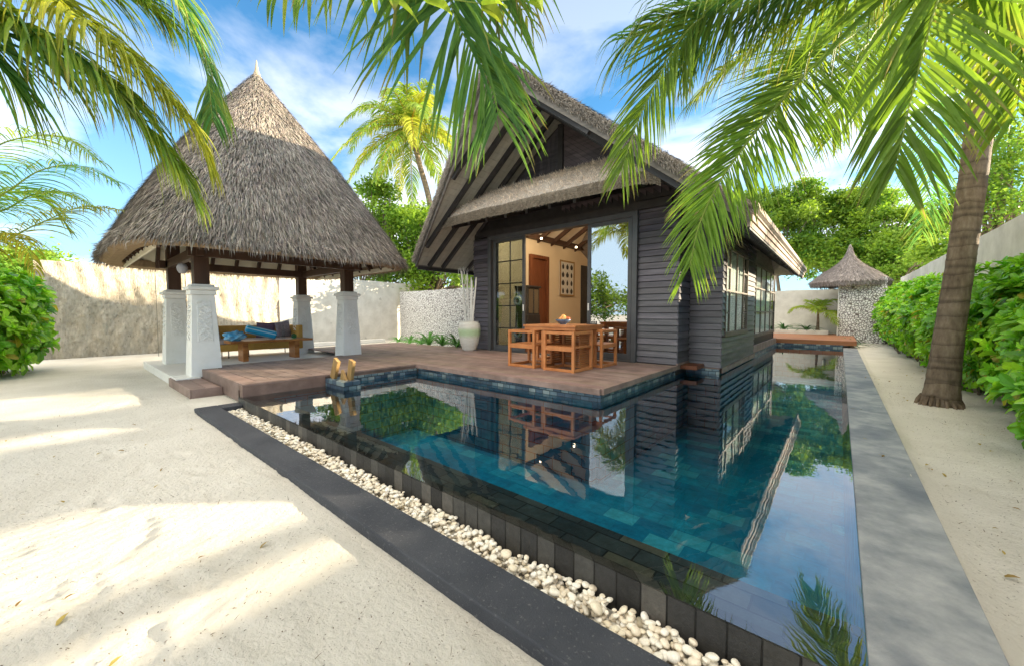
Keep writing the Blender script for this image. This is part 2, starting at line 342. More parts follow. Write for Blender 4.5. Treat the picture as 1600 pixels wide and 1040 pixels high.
# more haze and cloud low down
low = ramp(nt, [(.0, (1, 1, 1)), (.25, (.75, .75, .75)), (.50, (.30, .30, .30)), (1, (.10, .10, .10))]); L.new(sp.outputs[2], low.inputs[0])
cm = N(nt, 'ShaderNodeMath', operation='MULTIPLY'); L.new(cr.outputs[0], cm.inputs[0]); L.new(low.outputs[0], cm.inputs[1])
hz = ramp(nt, [(.0, (.75, .75, .75)), (.20, (.38, .38, .38)), (.45, (.0, .0, .0))]); L.new(sp.outputs[2], hz.inputs[0])
base = mixc(nt, 1.0, sky.outputs[0], (.62, 1.22, 1.45), 'MULTIPLY')
base = mixc(nt, hz.outputs[0], base, (4.0, 5.2, 6.8))
full = mixc(nt, cm.outputs[0], base, (9.6, 9.2, 9.3))
# added fill light: the unseen half of the sky behind the viewer is brightened
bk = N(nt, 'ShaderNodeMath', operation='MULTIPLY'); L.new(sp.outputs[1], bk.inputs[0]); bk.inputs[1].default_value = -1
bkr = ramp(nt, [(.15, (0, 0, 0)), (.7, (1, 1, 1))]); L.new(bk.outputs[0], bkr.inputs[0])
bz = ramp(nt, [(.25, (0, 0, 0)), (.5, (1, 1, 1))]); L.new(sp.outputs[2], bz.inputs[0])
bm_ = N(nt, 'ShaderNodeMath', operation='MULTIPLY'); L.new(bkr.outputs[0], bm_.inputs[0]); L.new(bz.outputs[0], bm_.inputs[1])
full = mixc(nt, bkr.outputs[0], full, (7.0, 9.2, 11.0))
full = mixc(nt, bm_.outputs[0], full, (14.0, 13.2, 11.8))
zz_ = ramp(nt, [(.74, (0, 0, 0)), (.9, (1, 1, 1))]); L.new(sp.outputs[2], zz_.inputs[0])  # added fill light: unseen zenith brightened, mostly for flat ground
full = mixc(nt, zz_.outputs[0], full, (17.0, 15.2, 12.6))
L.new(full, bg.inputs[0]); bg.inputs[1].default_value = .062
su = bpy.data.lights.new('sun', 'SUN'); su.energy = 4.5; su.angle = R(.6); su.color = (1, .84, .60)
so = bpy.data.objects.new('sun', su); C.objects.link(so)
sd = Vector((math.sin(R(SUN_AZ))*math.cos(R(SUN_EL)), math.cos(R(SUN_AZ))*math.cos(R(SUN_EL)), math.sin(R(SUN_EL))))
so.rotation_euler = sd.to_track_quat('Z', 'Y').to_euler()
S.view_settings.view_transform = 'Standard'; S.view_settings.look = 'None'; S.view_settings.gamma = 1; S.view_settings.exposure = 1.78

exec_parts = []
# ------------------------------------------------------------------ ground
def snoise(x, y):
    return (np.sin(x*1.7+y*.9)*.5+np.sin(x*.6-y*2.1+1.3)*.5+np.sin(x*4.1+2*y+.5)*.25+np.sin(-x*3.0+y*5.2)*.2+np.sin(x*9+y*7.3+2)*.08)
FP = []
for (x0, y0, a0, nst) in ((-6.8, -.4, .35, 8), (-4.6, .35, -.1, 7), (-3.6, -.55, .5, 5), (-9.5, .2, .3, 7), (-2.2, .0, 2.6, 5), (.75, 3.0, 1.45, 12), (.9, 2.2, 1.6, 6)):
    for k in range(nst):
        a_ = a0+rng.normal(0, .08); sd_ = (.09 if k % 2 else -.09)
        FP.append((x0+math.cos(a0)*.55*k-math.sin(a0)*sd_, y0+math.sin(a0)*.55*k+math.cos(a0)*sd_, a_))
def prints(Xg, Yg):
    z = np.zeros_like(Xg)
    for (x, y, a) in FP:
        if x < Xg.min()-.3 or x > Xg.max()+.3: continue
        u = (Xg-x)*math.cos(a)+(Yg-y)*math.sin(a); v = -(Xg-x)*math.sin(a)+(Yg-y)*math.cos(a)
        r2 = (u/.15)**2+(v/(.055+.012*np.sin(u*20)))**2
        z += -.010*np.exp(-r2**1.5)+.005*np.exp(-(np.sqrt(r2)-1.35)**2*9)
    return z
def ground():
    b = MB()
    def patch(x0, x1, y0, y1, st, z0, amp, ripple=0):
        xs = np.linspace(x0, x1, max(2, int(round((x1-x0)/st))+1)); ys = np.linspace(y0, y1, max(2, int(round((y1-y0)/st))+1))
        Xg, Yg = np.meshgrid(xs, ys, indexing='ij')
        z = z0 + amp*snoise(Xg, Yg)
        if ripple:
            ph = Xg*math.cos(.35)+Yg*math.sin(.35)+.25*np.sin(Yg*1.3+Xg*.4)
            msk = np.clip(snoise(Xg*.5+3, Yg*.5)+.35, 0, 1)
            z += ripple*msk*np.sin(ph*2*np.pi/.085)
            z += .007*np.maximum(0, snoise(Xg*2.2+9, Yg*2.4))*np.sin(Xg*21+Yg*13)*np.sin(Yg*17-Xg*9)
        return Xg, Yg, z
    # near sand in front of and left of the pool
    for (x0, x1, y0, y1, st, rp) in ((-7.5, 1.4, -1.0, 1.06, .022, .0035), (-12, -7.5, -1.0, 1.06, .05, .003), (-12, -5.97, 1.06, 6.5, .06, .002)):
        Xg, Yg, z = patch(x0, x1, y0, y1, st, 0, .010, rp*.7)
        z = z + prints(Xg, Yg)
        z = z - .035*np.exp(-((Yg-1.04)/.10)**2)*(Xg > -6)*(Xg < 1)*.6
        b.grid(np.stack([Xg, Yg, z], -1))
    for (x0, x1, y0, y1, st) in ((-60, -12, -30, 60, 1.5), (-12, 60, -30, -1, 1.2), (1.4, 60, -1, 1.06, 1.0), (-12, -5.97, 6.5, 60, 1.0), (-5.97, 60, 24, 60, 2), (3.0, 60, 1.06, 24, 2)):
        Xg, Yg, z = patch(x0, x1, y0, y1, st, -.004, .0)
        b.grid(np.stack([Xg, Yg, z], -1))
    Xg, Yg, z = patch(.39, 3.0, 1.06, 24, .035, .06, .018, .003); z = z+prints(Xg, Yg); ed = np.clip(1-(Xg-.40)/.12, 0, 1); z = z*(1-ed)+ed*(.112+.007*snoise(Xg*9, Yg*6)+.004*snoise(Xg*30, Yg*23))
    b.grid(np.stack([Xg, Yg, z], -1))
    o = b.build('ground', 'sand_mat', smooth=True); tag(o, kind='structure')
    # far terrain skirt to the horizon
    q = MB(); q.box(-900, 900, -900, 900, -1.72, -1.7); q2 = q.build('terrain', 'sand_mat'); tag(q2, kind='structure')
    # debris flecks
    n = 7000
    x = rng.uniform(-7, 0.9, n); y = rng.uniform(-.9, 1.0, n)
    k = rng.random(n) < .35; x[k] = rng.uniform(.5, 1.3, k.sum()); y[k] = rng.uniform(1.2, 9, k.sum())
    base = np.where(k, .06+.018*snoise(x, y), .010*snoise(x, y))+.006
    a = rng.uniform(0, 6.28, n); ln = rng.uniform(.003, .011, n)*rng.choice([1, 1, 1, 2.0, 4.0], n, p=[.3, .3, .3, .07, .03]); wd = rng.uniform(.002, .005, n)
    P = np.stack([x, y, base], 1); D = np.stack([np.cos(a), np.sin(a), rng.normal(0, .15, n)], 1); Nn = np.tile([0, 0, 1.], (n, 1))
    V, Fs, cc = strips(P, D, Nn, ln, wd, np.full(n, .3), np.ones((n, 3)))
    f = MB().add(V, Fs, cc).build('sand_debris', 'sand_fleck'); tag(f, 'dark leaf crumbs scattered over the pale sand', 'debris', kind='stuff')
ground()

# ------------------------------------------------------------------ pool, kerb, pebbles
WZ = .10
def pool():
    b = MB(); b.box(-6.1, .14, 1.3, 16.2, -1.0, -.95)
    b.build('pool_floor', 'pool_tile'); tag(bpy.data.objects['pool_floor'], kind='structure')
    s = MB()
    s.box(-6.15, -5.94, 1.9, 4.24, -1.3, .095); s.box(-6.15, -2.30, 4.24, 4.36, -1.3, .095)     # under the deck edge
    s.box(-2.32, -2.24, 4.36, 7.7, -1.3, .095); s.box(-2.32, -1.66, 7.7, 7.78, -1.3, .095); s.box(-1.75, -1.67, 7.78, 16.1, -1.3, .095)
    s.box(-1.75, .2, 16.0, 16.15, -1.3, .095); s.box(.1, .14, 1.5, 16.0, -1.3, .098)
    o = s.build('pool_wall', 'pool_side'); tag(o, kind='structure')
    l = MB(); l.box(-6.1, .10, 1.56, 1.90, -1.3, .02); tag(l.build('pool_ledge', 'slate_ledge'), kind='structure')
    e = MB(); e.box(-6.0, .10, 1.50, 1.56, -.35, .092); o = e.build('infinity_edge', 'slate_face', origin=(-3, 1.5, -1.4)); tag(o, kind='structure')
    xs = np.linspace(-6.05, .1, 60)
    w = MB(); w.add([(-6.05, 1.5, WZ), (.1, 1.5, WZ), (.1, 16.05, WZ), (-6.05, 16.05, WZ)], [[(0, 1, 2, 3)]])
    o = w.build('water', 'water_mat'); tag(o, kind='structure')
    # mosaic below the deck
    mo = MB(); mo.box(-5.955, -5.94, 1.56, 4.28, .095, .19); mo.box(-5.94, -2.235, 4.30, 4.315, .095, .20); mo.box(-2.235, -2.22, 4.30, 7.70, .095, .20)
    mo.box(-2.22, -1.63, 7.69, 7.705, .08, .19); mo.box(-1.645, -1.63, 7.705, 16.0, .08, .19); mo.box(-1.63, .1, 15.99, 16.0, .05, .2)
    tag(mo.build('pool_edge_tiles', 'edge_mosaic'), kind='structure')
    # coping on the right
    cp = MB()
    y = 1.15
    edges = [.45, 16.4]
    for a, c in zip(edges[:-1], edges[1:]):
        cp.box(.101, .43, a, c-.003, -.3, .12)
    o = cp.build('pool_coping', 'coping_stone', bevel=.004); tag(o, kind='structure')
    k = MB()
    ks = [-6.02, .114]
    for a, c in zip(ks[:-1], ks[1:]): k.box(a, c-.002, 1.045, 1.275, -.25, .032)
    k.box(-6.02, -5.80, 1.277, 1.50, -.25, .030)
    o = k.build('channel_kerb', 'kerb_stone', bevel=.008); tag(o, kind='structure')
    ch = MB(); ch.box(-5.8, .12, 1.27, 1.50, -.32, -.085); tag(ch.build('channel_bed', 'sand_mat'), kind='structure')
pool()

def pebbles():
    # one smooth pebble mesh in three shapes; positions settled on a height map
    n = 3800
    gx, gy = .006, .006
    nx = int(5.9/gx); ny = int(.225/gy); H = np.full((nx, ny), -.085)
    import bmesh
    shapes = []
    for q in range(6):
        bm = bmesh.new(); bmesh.ops.create_icosphere(bm, subdivisions=3, radius=1.0)
        a1, a2, a3 = rng.uniform(.78, 1.0), rng.uniform(.62, .85), rng.uniform(.38, .52); sk = rng.uniform(-.25, .25)
        for vv in bm.verts:
            x, y, z = vv.co; f = 1+.07*math.sin(2.1*x+q)+.05*math.sin(3*y+2*q)+.05*math.cos(2.6*z+q)
            vv.co = (x*a1*f, y*a2*f*(1+sk*x), z*a3*f)
        shapes.append((np.array([v.co[:] for v in bm.verts]), np.array([[v.index for v in f.verts] for f in bm.faces]))); bm.free()
    items = []
    for i in range(n):
        # denser and full near the camera, thinner far left
        x = -5.78 + 5.85*rng.random(); y = 1.29 + .195*rng.random()**.8
        r = float(np.clip(rng.lognormal(math.log(.0195), .22), .011, .032))
        if i > n*.8: r *= .8
        i0 = int((x+5.79)/gx); j0 = int((y-1.275)/gy); k = max(1, int(r*.55/gx))
        sub = H[max(0, i0-k):i0+k+1, max(0, j0-k):j0+k+1]
        if sub.size == 0: continue
        h = float(np.percentile(sub, 70)); zc = h + r*.42
        if zc > -.012: continue
        ii, jj = np.meshgrid(np.arange(max(0, i0-2*k), min(nx, i0+2*k+1)), np.arange(max(0, j0-2*k), min(ny, j0+2*k+1)), indexing='ij')
        d2 = ((ii-i0)*gx)**2+((jj-j0)*gy)**2; top = zc + np.sqrt(np.maximum(0, r*r*.8-d2))*.55
        H[ii, jj] = np.where(d2 < r*r*.8, np.maximum(H[ii, jj], top), H[ii, jj])
        items.append((x, y, zc, r))
    arr = np.array(items); d = np.hypot(arr[:, 0], arr[:, 1]); px = arr[:, 3]/d + (arr[:, 2]+.1)*.12
    order = np.argsort(-px)
    pal = np.array([(1, .98, .92), (.93, .86, .72), (1.05, 1.03, 1.0), (.98, .90, .78), (.88, .80, .68), (1.0, .97, .90)])
    meshes = {}
    def xf(V, r, t):
        ax, ay, az = t
        cx, sx, cy, sy, cz, sz = math.cos(ax), math.sin(ax), math.cos(ay), math.sin(ay), math.cos(az), math.sin(az)
        Rx = np.array([[1, 0, 0], [0, cx, -sx], [0, sx, cx]]); Ry = np.array([[cy, 0, sy], [0, 1, 0], [-sy, 0, cy]]); Rz = np.array([[cz, -sz, 0], [sz, cz, 0], [0, 0, 1]])
        return (V*r) @ (Rz@Ry@Rx).T
    protos = []
    for q in range(6):
        o = MB().add(shapes[q][0], [shapes[q][1]], pal[q]).build('pebble', 'pebble_mat', smooth=True); protos.append(o)
    used = [False]*6
    stuff = MB()
    for rank, idx in enumerate(order):
        x, y, z, r = items[idx]; q = rng.integers(6); t = (rng.normal(0, .28), rng.normal(0, .28), rng.uniform(0, 6.28))
        if rank < 290:
            o = protos[q] if not used[q] else protos[q].copy()
            if used[q]: C.objects.link(o)
            used[q] = True
            o.location = (x, y, z); o.rotation_euler = t; o.scale = (r, r, r)
            tag(o, 'smooth cream pebble lying loose in the pebble channel beside the black kerb', 'pebble', 'cream pebbles in the channel between kerb and pool edge')
        else:
            c = pal[q]*rng.uniform(.9, 1.04); stuff.add(xf(shapes[q][0], r, t)+np.array([x, y, z]), [shapes[q][1]], c)
    o = stuff.build('pebble_bed', 'pebble_mat', smooth=True); tag(o, 'bed of small cream pebbles filling the channel between black kerb and pool', 'pebbles', kind='stuff')
pebbles()

# ------------------------------------------------------------------ deck
def planks(b, x0, x1, y0, y1, z1, th, w, along='x', gap=.011, jit=.0):
    p = y0 if along == 'x' else x0; e = y1 if along == 'x' else x1
    while p < e-.01:
        q = min(p+w, e); t = rng.uniform(.82, 1.15); c = (t, t*rng.uniform(.94, 1.03), t*rng.uniform(.94, 1.04)); zz = z1+rng.uniform(-.0012, 0)
        if along == 'x': b.box(x0, x1, p, q-gap, z1-th, zz, c)
        else: b.box(p, q-gap, y0, y1, z1-th, zz, c)
        p = q
DZ = .27
b = MB()
planks(b, -8.44, -6.08, 1.56, 4.30, DZ, .03, .185, 'x')         # boards under the pavilion front run to the water
planks(b, -10.9, -2.24, 4.302, 7.12, DZ, .03, .185, 'x')
planks(b, -8.4, -2.2, 7.12, 7.7, DZ-.003, .03, .135, 'x')
b.box(-8.46, -6.06, 1.53, 1.557, .02, DZ+.001, (.85, .85, .85)); b.box(-8.475, -8.442, 1.53, 4.30, .1, DZ-.002, (.85, .85, .85))
b.box(-6.078, -5.93, 1.53, 4.25, DZ-.03, DZ+.002, (.95, .92, .9)); b.box(-6.078, -5.95, 1.53, 4.25, DZ-.09, DZ-.031, (.8, .75, .7)); b.box(-6.10, -6.06, 1.53, 4.2, -.02, DZ-.09, (.75, .7, .68)); b.box(-5.950, -5.925, 1.53, 2.60, .03, DZ-.032, (.8, .72, .68)); b.box(-6.055, -5.952, 1.532, 1.555, .0, DZ-.035, (.8, .72, .68))
b.box(-6.078, -2.21, 4.25, 4.302, DZ-.075, DZ+.002, (1, .97, .95)); b.box(-2.238, -2.18, 4.302, 7.70, DZ-.075, DZ+.002, (1, .97, .95))
o = b.build('wooden_deck', 'deck_wood', bevel=.003); tag(o, kind='structure')
b = MB(); planks(b, -8.42, -6.86, 1.175, 1.525, .135, .03, .17, 'x'); b.box(-8.42, -6.86, 1.18, 1.52, .0, .104, (.85, .8, .78)); b.box(-6.86, -6.84, 1.175, 1.525, 0, .137); b.box(-8.42, -6.86, 1.15, 1.175, 0, .137)
o = b.build('deck_step', 'deck_wood', origin=(-7.6, 1.35, 0), bevel=.003); tag(o, 'low brown timber step at the sand end of the deck', 'step')
# far platform
b = MB(); b.box(-1.66, .42, 16.05, 16.3, .19, .335); planks(b, -4.5, .42, 16.3, 21.6, .335, .05, .14, 'x')
o = b.build('far_platform', 'platform_wood', bevel=.003); tag(o, kind='structure')

# ------------------------------------------------------------------ pavilion
PX, PY = -9.55, 2.92
def superell(th, n):
    c, s = np.cos(th), np.sin(th)
    return (np.abs(c)**n+np.abs(s)**n)**(-1/n)
def pav_prof(f):   # f 0 apex..1 eave -> radius
    return np.interp(f, [0, .03, .1, .3, .5, .7, .85, 1], [.03, .09, .30, .86, 1.36, 1.79, 2.10, 2.38])
def pavilion():
    root = thing('thatched_pavilion', (PX, PY, 0), 'open pavilion with tall conical thatched roof on four white tapering piers', 'pavilion')
    ZT, ZB = 6.26, 2.30
    def P(f, th, off=0):
        f = np.asarray(f, float); n = 2+4.2*np.clip(f, 0, 1)**1.4
        r = (pav_prof(f)+off)*superell(th, n)*np.where(True, 1, 1)
        r = r*(1-.0*f)
        return np.stack([PX+r*np.cos(th), PY+r*np.sin(th), ZT-(ZT-ZB)*f], -1)
    b = MB(); fs = np.linspace(0, 1, 40); ths = np.linspace(0, 2*np.pi, 97)
    Fg, Tg = np.meshgrid(fs, ths, indexing='ij'); G = P(Fg, Tg); b.grid(G, (.42, .40, .38))
    # rolled lower rim then the underside
    rim = [(1, 0, 0), (1.0, -.01, -.08), (1.0, -.10, -.13), (1.0, -.30, -.10), (.93, -.33, .04)]
    prev = []
    for (f, off, dz) in rim:
        n = 6.2; r = (2.38+off)*superell(ths, n); prev.append(np.stack([PX+r*np.cos(ths), PY+r*np.sin(ths), np.full_like(ths, ZB+dz)], -1))
    b.grid(np.stack(prev), (.9, .72, .5))
    n = 80000
    f = np.sqrt(rng.random(n))*1.0; th = rng.uniform(0, 2*np.pi, n)
    p = P(f, th); p2 = P(f+.01, th); D = p2-p; D /= np.linalg.norm(D, axis=1)[:, None]
    pt_ = P(f, th+.01)-p; Nn = np.cross(D, pt_); Nn /= np.linalg.norm(Nn, axis=1)[:, None]
    outw = np.stack([np.cos(th), np.sin(th), np.full(n, .3)], 1); Nn *= np.sign((Nn*outw).sum(1))[:, None]
    ln = rng.uniform(.10, .26, n)*(.65+.5*f); wd = rng.uniform(.007, .016, n)
    t = rng.uniform(.40, 1.50, n)[:, None]; col = t*np.array([1.0, .96, .92])+rng.normal(0, .03, (n, 3))
    patch = .88+.14*np.sin(th*7+f*9)[:, None]*np.sin(f*23+th*3)[:, None]; col = np.clip(col*patch, .05, 2)
    V, Fs, cc = strips(p+Nn*.012, D, Nn, ln, wd, rng.uniform(.08, .32, n), col, .12)
    b.add(V, Fs, cc)
    # shaggy rim straws
    n = 9000; th = rng.uniform(0, 2*np.pi, n); f = rng.uniform(.965, 1.0, n); p = P(f, th, .01)
    p[:, 2] += rng.uniform(-.09, .03, n); o_ = np.stack([np.cos(th), np.sin(th), np.zeros(n)], 1); D = o_*rng.uniform(.25, .9, n)[:, None]+np.array([0, 0, -1.])
    D /= np.linalg.norm(D, axis=1)[:, None]
    V, Fs, cc = strips(p, D, o_, rng.uniform(.06, .17, n), rng.uniform(.008, .018, n), rng.uniform(-.1, .3, n), rng.uniform(.3, 1.35, n)[:, None]*np.array([1, .96, .93]), .3)
    b.add(V, Fs, cc)
    # cap bundle and binding ring
    b.lathe((PX, PY, 0), [(.10, 6.14), (.075, 6.2), (.04, 6.3), (.02, 6.42), (.008, 6.52)], 10, (1.1, 1.0, .8))
    b.build('thatched_roof', 'thatch', root)
    rg = MB(); r0 = float(pav_prof(.085))+.03; rg.tube([(PX+r0*math.cos(a), PY+r0*math.sin(a), 6.22-.085*4.06) for a in np.linspace(0, 6.283, 40)], .012, 5); rg.build('roof_binding', 'rope', root)
    # underside: boards and rafters
    ub = MB(); ring = 2.0; 
    for q in range(4):
        a0, a1 = math.pi/4+q*math.pi/2, math.pi/4+(q+1)*math.pi/2
        for k in range(9):
            f0, f1 = k/9, (k+1)/9-.006
            pts = []
            for (a, f_) in ((a0, f0), (a1, f0), (a1, f1), (a0, f1)):
                r = 2.0*(1-f_*.88)*math.sqrt(2); pts.append((PX+r*math.cos(a), PY+r*math.sin(a), 2.32+f_*2.5))
            lo = pts; hi = [(x, y, z+.03) for x, y, z in pts]; ub.hexa(lo+hi)
    ub.build('ceiling_boards', 'soffit_cream', root)
    for q in range(4):
        a = q*math.pi/2; ca, sa = math.cos(a), math.sin(a)
        for k in (-1.45, -.95, -.48, 0, .48, .95, 1.45):
            top = 2.0-abs(k) if k else 1.9
            p0 = (PX+ca*2.0-sa*k, PY+sa*2.0+ca*k, 2.21); f_ = min(1.0, (top-.05)/2.0/.88)*.85
            r = 2.0*(1-f_*.88); p1 = (PX+ca*r-sa*k, PY+sa*r+ca*k, 2.21+f_*2.5)
            MB().bar(p0, p1, .06, .10).build('rafter', 'dark_wood', root)
        a = math.pi/4+q*math.pi/2
        MB().bar((PX+2.80*math.cos(a), PY+2.80*math.sin(a), 2.20), (PX+.35*math.cos(a), PY+.35*math.sin(a), 4.44), .09, .14).build('hip_rafter', 'dark_wood', root)
        a = q*math.pi/2; ca, sa = math.cos(a), math.sin(a)
        MB().bar((PX+ca*1.36-sa*1.5, PY+sa*1.36+ca*1.5, 2.22), (PX+ca*1.36+sa*1.5, PY+sa*1.36-ca*1.5, 2.22), .09, .16).build('ring_beam', 'dark_wood', root)
        if q in (1, 3): MB().bar((PX+ca*1.97-sa*1.97, PY+sa*1.97+ca*1.97, 2.19), (PX+ca*1.97+sa*1.97, PY+sa*1.97-ca*1.97, 2.19), .03, .09).build('eave_batten', 'soffit_cream', root)
    cols = [(-8.30, 1.60), (-10.75, 1.62), (-8.55, 4.28), (-11.0, 4.25)]
    for (cx, cy) in cols:
        c = MB(); w0, w1 = .215, .155
        def ring(w, z): return [(cx-w, cy-w, z), (cx+w, cy-w, z), (cx+w, cy+w, z), (cx-w, cy+w, z)]
        c.hexa(ring(w0, .14)+ring(w1, 1.50)); c.hexa(ring(w1+.02, 1.503)+ring(w1+.02, 1.58)); c.hexa(ring(w1+.055, 1.583)+ring(w1+.055, 1.64)); c.hexa(ring(w1, 1.643)+ring(w1, 1.68))
        pier = c.build('pier', 'stucco_white', root, bevel=.006)
        for (nx_, ny_) in ((1, 0), (0, -1)):
            k = MB(); tx, ty = -ny_, nx_
            def pp(h, s, off):
                w = w0+(w1-w0)*(h-.14)/1.36+off; return (cx+nx_*w+tx*s, cy+ny_*w+ty*s, h)
            for (h0, h1, s0, s1, of) in ((.72, 1.40, -.105, .105, .004),):
                k.hexa([pp(h0, s0, -.01), pp(h0, s1, -.01), pp(h0, s1, of), pp(h0, s0, of)]+[pp(h1, s0*.9, -.01), pp(h1, s1*.9, -.01), pp(h1, s1*.9, of), pp(h1, s0*.9, of)])
            # interlaced low relief
            for q in range(20):
                h = .76+q*.0315; ss = .07*math.sin(q*1.9); k.bar(pp(h, ss-.035, .012), pp(h+.05*math.cos(q*2.3), ss+.035, .012), .02, .016, up=(nx_, ny_, 0))
            k.build('carved_panel', 'carving', pier, bevel=.003)
        MB().box(cx-.105, cx+.105, cy-.105, cy+.105, 1.68, 2.62).build('post', 'dark_wood', root, bevel=.005)
    # white floor slab
    s = MB(); s.box(-11.6, -8.46, 1.18, 4.95, .0, .155); s.box(-8.459, -8.0, 1.18, 1.5, .0, .153)
    s.build('floor_slab', 'slab_white', root, bevel=.01)
    return root
pav = pavilion()
for i, (u, vv, d, l) in enumerate(((240, 0, 9.2, 'thin blind cord hanging left of the rear pavilion pier, outermost'), (262, 0, 8.3, 'thin blind cord hanging close in front of the rear left pavilion pier'), (287, 0, 8.2, 'thin blind cord hanging between the two left pavilion piers'))):
    top = pt(u, 380, d); bx = (top[0], top[1]); MB().tube([(top[0], top[1], .17), (top[0]+.01, top[1], 1.2), (top[0], top[1], 2.25)], .007, 6).build('blind_cord', 'rope', origin=(bx[0], bx[1], .17)); tag(C.objects[-1], l, 'cord', 'blind cords of the pavilion')
b = MB(); b.lathe((0, 0, 0), [(.001, -.09), (.045, -.075), (.07, -.03), (.075, .02), (.05, .07), (.001, .09)], 16)
o = b.build('outdoor_speaker', 'speaker_grey', smooth=True); o.location = (-8.27, 1.36, 1.93); tag(o, 'small round grey speaker fixed to the front left pavilion post', 'speaker')

# ---- sofa, cushions, coffee table
sofa = thing('daybed_sofa', (-11.15, 2.9, .155), 'low ochre daybed sofa with mauve seat pad under the pavilion', 'sofa')
z = .155
b = MB(); b.box(-11.5, -10.72, 1.75, 4.05, z+.17, z+.33); b.build('base_frame', 'sofa_board', sofa, bevel=.008)
b = MB(); b.box(-11.55, -11.47, 1.75, 4.05, z+.30, z+.74); b.build('backrest', 'sofa_board', sofa, bevel=.02)
b = MB(); b.box(-11.5, -10.74, 4.052, 4.16, z+.14, z+.74); b.build('armrest', 'sofa_board', sofa, bevel=.02)
b = MB(); b.box(-11.46, -10.73, 1.78, 4.04, z+.332, z+.43); b.build('seat_pad', 'fabric_grey', sofa, bevel=.03)
for yy in (1.9, 2.55, 2.95, 3.95):
    for xx in (-11.4, -10.82): MB().tube([(xx, yy, z), (xx, yy, z+.17)], .012, 8).build('leg', 'metal_dark', sofa)
def pillow(loc, rot, size, matn, label, sx=1):
    n = 13; u = np.linspace(-1, 1, n); U, Vv = np.meshgrid(u, u, indexing='ij')
    th = .16*np.sqrt(np.clip((1-U**4)*(1-Vv**4), 0, 1))**.8
    k = 1-.06*(1-np.abs(U*Vv))*np.maximum(np.abs(U), np.abs(Vv))**3
    b = MB()
    for s_ in (1, -1):
        G = np.stack([U*size/2*k, s_*th*size*.62, Vv*size/2*k], -1)
        b.grid(G if s_ > 0 else G[::-1])
    o = b.build('cushion', matn, smooth=True); o.location = loc; o.rotation_euler = rot; tag(o, label, 'cushion', 'scatter cushions on the daybed'); return o
pillow((-11.27, 1.98, z+.62), (R(0), R(8), R(80)), .42, 'fabric_brown', 'dark brown cushion at the left end of the daybed')
pillow((-11.18, 2.28, z+.60), (R(0), R(-8), R(98)), .40, 'fabric_grey', 'taupe cushion leaning beside the dark brown one')
pillow((-11.26, 3.46, z+.60), (R(0), R(3), R(86)), .42, 'fabric_purple', 'plain purple cushion towards the right end of the daybed')
pillow((-11.20, 3.85, z+.62), (R(0), R(-10), R(110)), .43, 'fabric_print', 'patterned grey cushion against the right arm of the daybed')
ct = thing('coffee_table', (-9.95, 3.1, .155), 'long low polished wooden coffee table carrying blue towels and a bottle', 'coffee table')
n = 24; b = MB(); ys = np.linspace(2.33, 3.98, n)
lo = np.stack([np.stack([np.full(n, -10.24)+.03*np.sin(ys*4), ys, np.full(n, z+.40)], -1), np.stack([np.full(n, -9.72)+.03*np.sin(ys*3+1), ys, np.full(n, z+.40)], -1)])
hi = lo.copy(); hi[..., 2] += .05
b.grid(hi); b.grid(lo[::-1]); b.grid(np.stack([lo[1], hi[1]])); b.grid(np.stack([hi[0], lo[0]]))
for e, f in ((0, 1), (-1, -1)): b.add([lo[0, e], lo[1, e], hi[1, e], hi[0, e]], [[(0, 1, 2, 3)[::f]]])
b.build('table_top', 'coffee_wood', ct)
for yy in (2.62, 3.66): MB().box(-10.17, -9.8, yy-.05, yy+.05, z, z+.40).build('slab_leg', 'coffee_wood', ct, bevel=.006)
# towels
tz = z+.45
b = MB(); th = np.linspace(0, 2*np.pi, 36, endpoint=False)
cols_ = np.array([(.55, .75, .80) if (q % 12) in (0, 1, 5) else (.03, .36, .66) for q in range(36)])
for x0, x1 in ((-.30, .30),):
    R0 = .095*(1+.02*np.sin(th*3)); V = np.concatenate([np.stack([np.full(36, xx), rr_*np.cos(th), rr_*np.sin(th)], 1) for xx, rr_ in ((x0, R0*.75), (x0+.02, R0), (x1-.02, R0), (x1, R0*.75))])
    i = np.arange(36); k = (i+1) % 36; b.add(V, [np.concatenate([np.stack([i+j*36, k+j*36, k+(j+1)*36, i+(j+1)*36], 1) for j in range(3)]), np.array([i[::-1], i+108])], np.tile(cols_, (4, 1)))
o = b.build('rolled_towel', 'towel_roll', smooth=False); o.location = (-10.0, 2.98, tz+.17); o.rotation_euler = (0, R(17), R(84)); tag(o, 'rolled turquoise striped towel propped on the coffee table', 'towel')
b = MB(); import bmesh
bm = bmesh.new(); bmesh.ops.create_icosphere(bm, subdivisions=4, radius=1)
V = np.array([v.co[:] for v in bm.verts]); Fi = np.array([[v.index for v in f.verts] for f in bm.faces]); bm.free()
f = 1+.16*np.sin(V[:, 0]*7+V[:, 1]*4)+.13*np.sin(V[:, 1]*9-V[:, 2]*6)+.08*np.sin(V[:, 0]*14+V[:, 2]*11)
V = V*f[:, None]*np.array([.14, .18, .10])
o = MB().add(V, [Fi]).build('crumpled_towel', 'towel_blue', smooth=True); o.location = (-9.98, 2.48, tz+.10); tag(o, 'crumpled pale and dark blue towel at the left end of the coffee table', 'towel')
o = MB().lathe((0, 0, 0), [(.035, 0), (.04, .02), (.04, .16), (.03, .2), (.013, .25), (.013, .31), (.018, .315)], 16).build('glass_bottle', 'clear_glass', smooth=True); o.location = (-9.95, 3.42, tz); tag(o, 'clear glass bottle standing on the coffee table', 'bottle')
b = MB(); b.lathe((0, 0, 0), [(.02, 0), (.05, .01), (.062, .05), (.055, .09), (.03, .1), (.02, .12)], 14)
o = b.build('green_jar', 'green_glass', smooth=True); o.location = (-9.98, 3.66, tz); tag(o, 'squat green glass jar beside the bottle on the coffee table', 'jar')

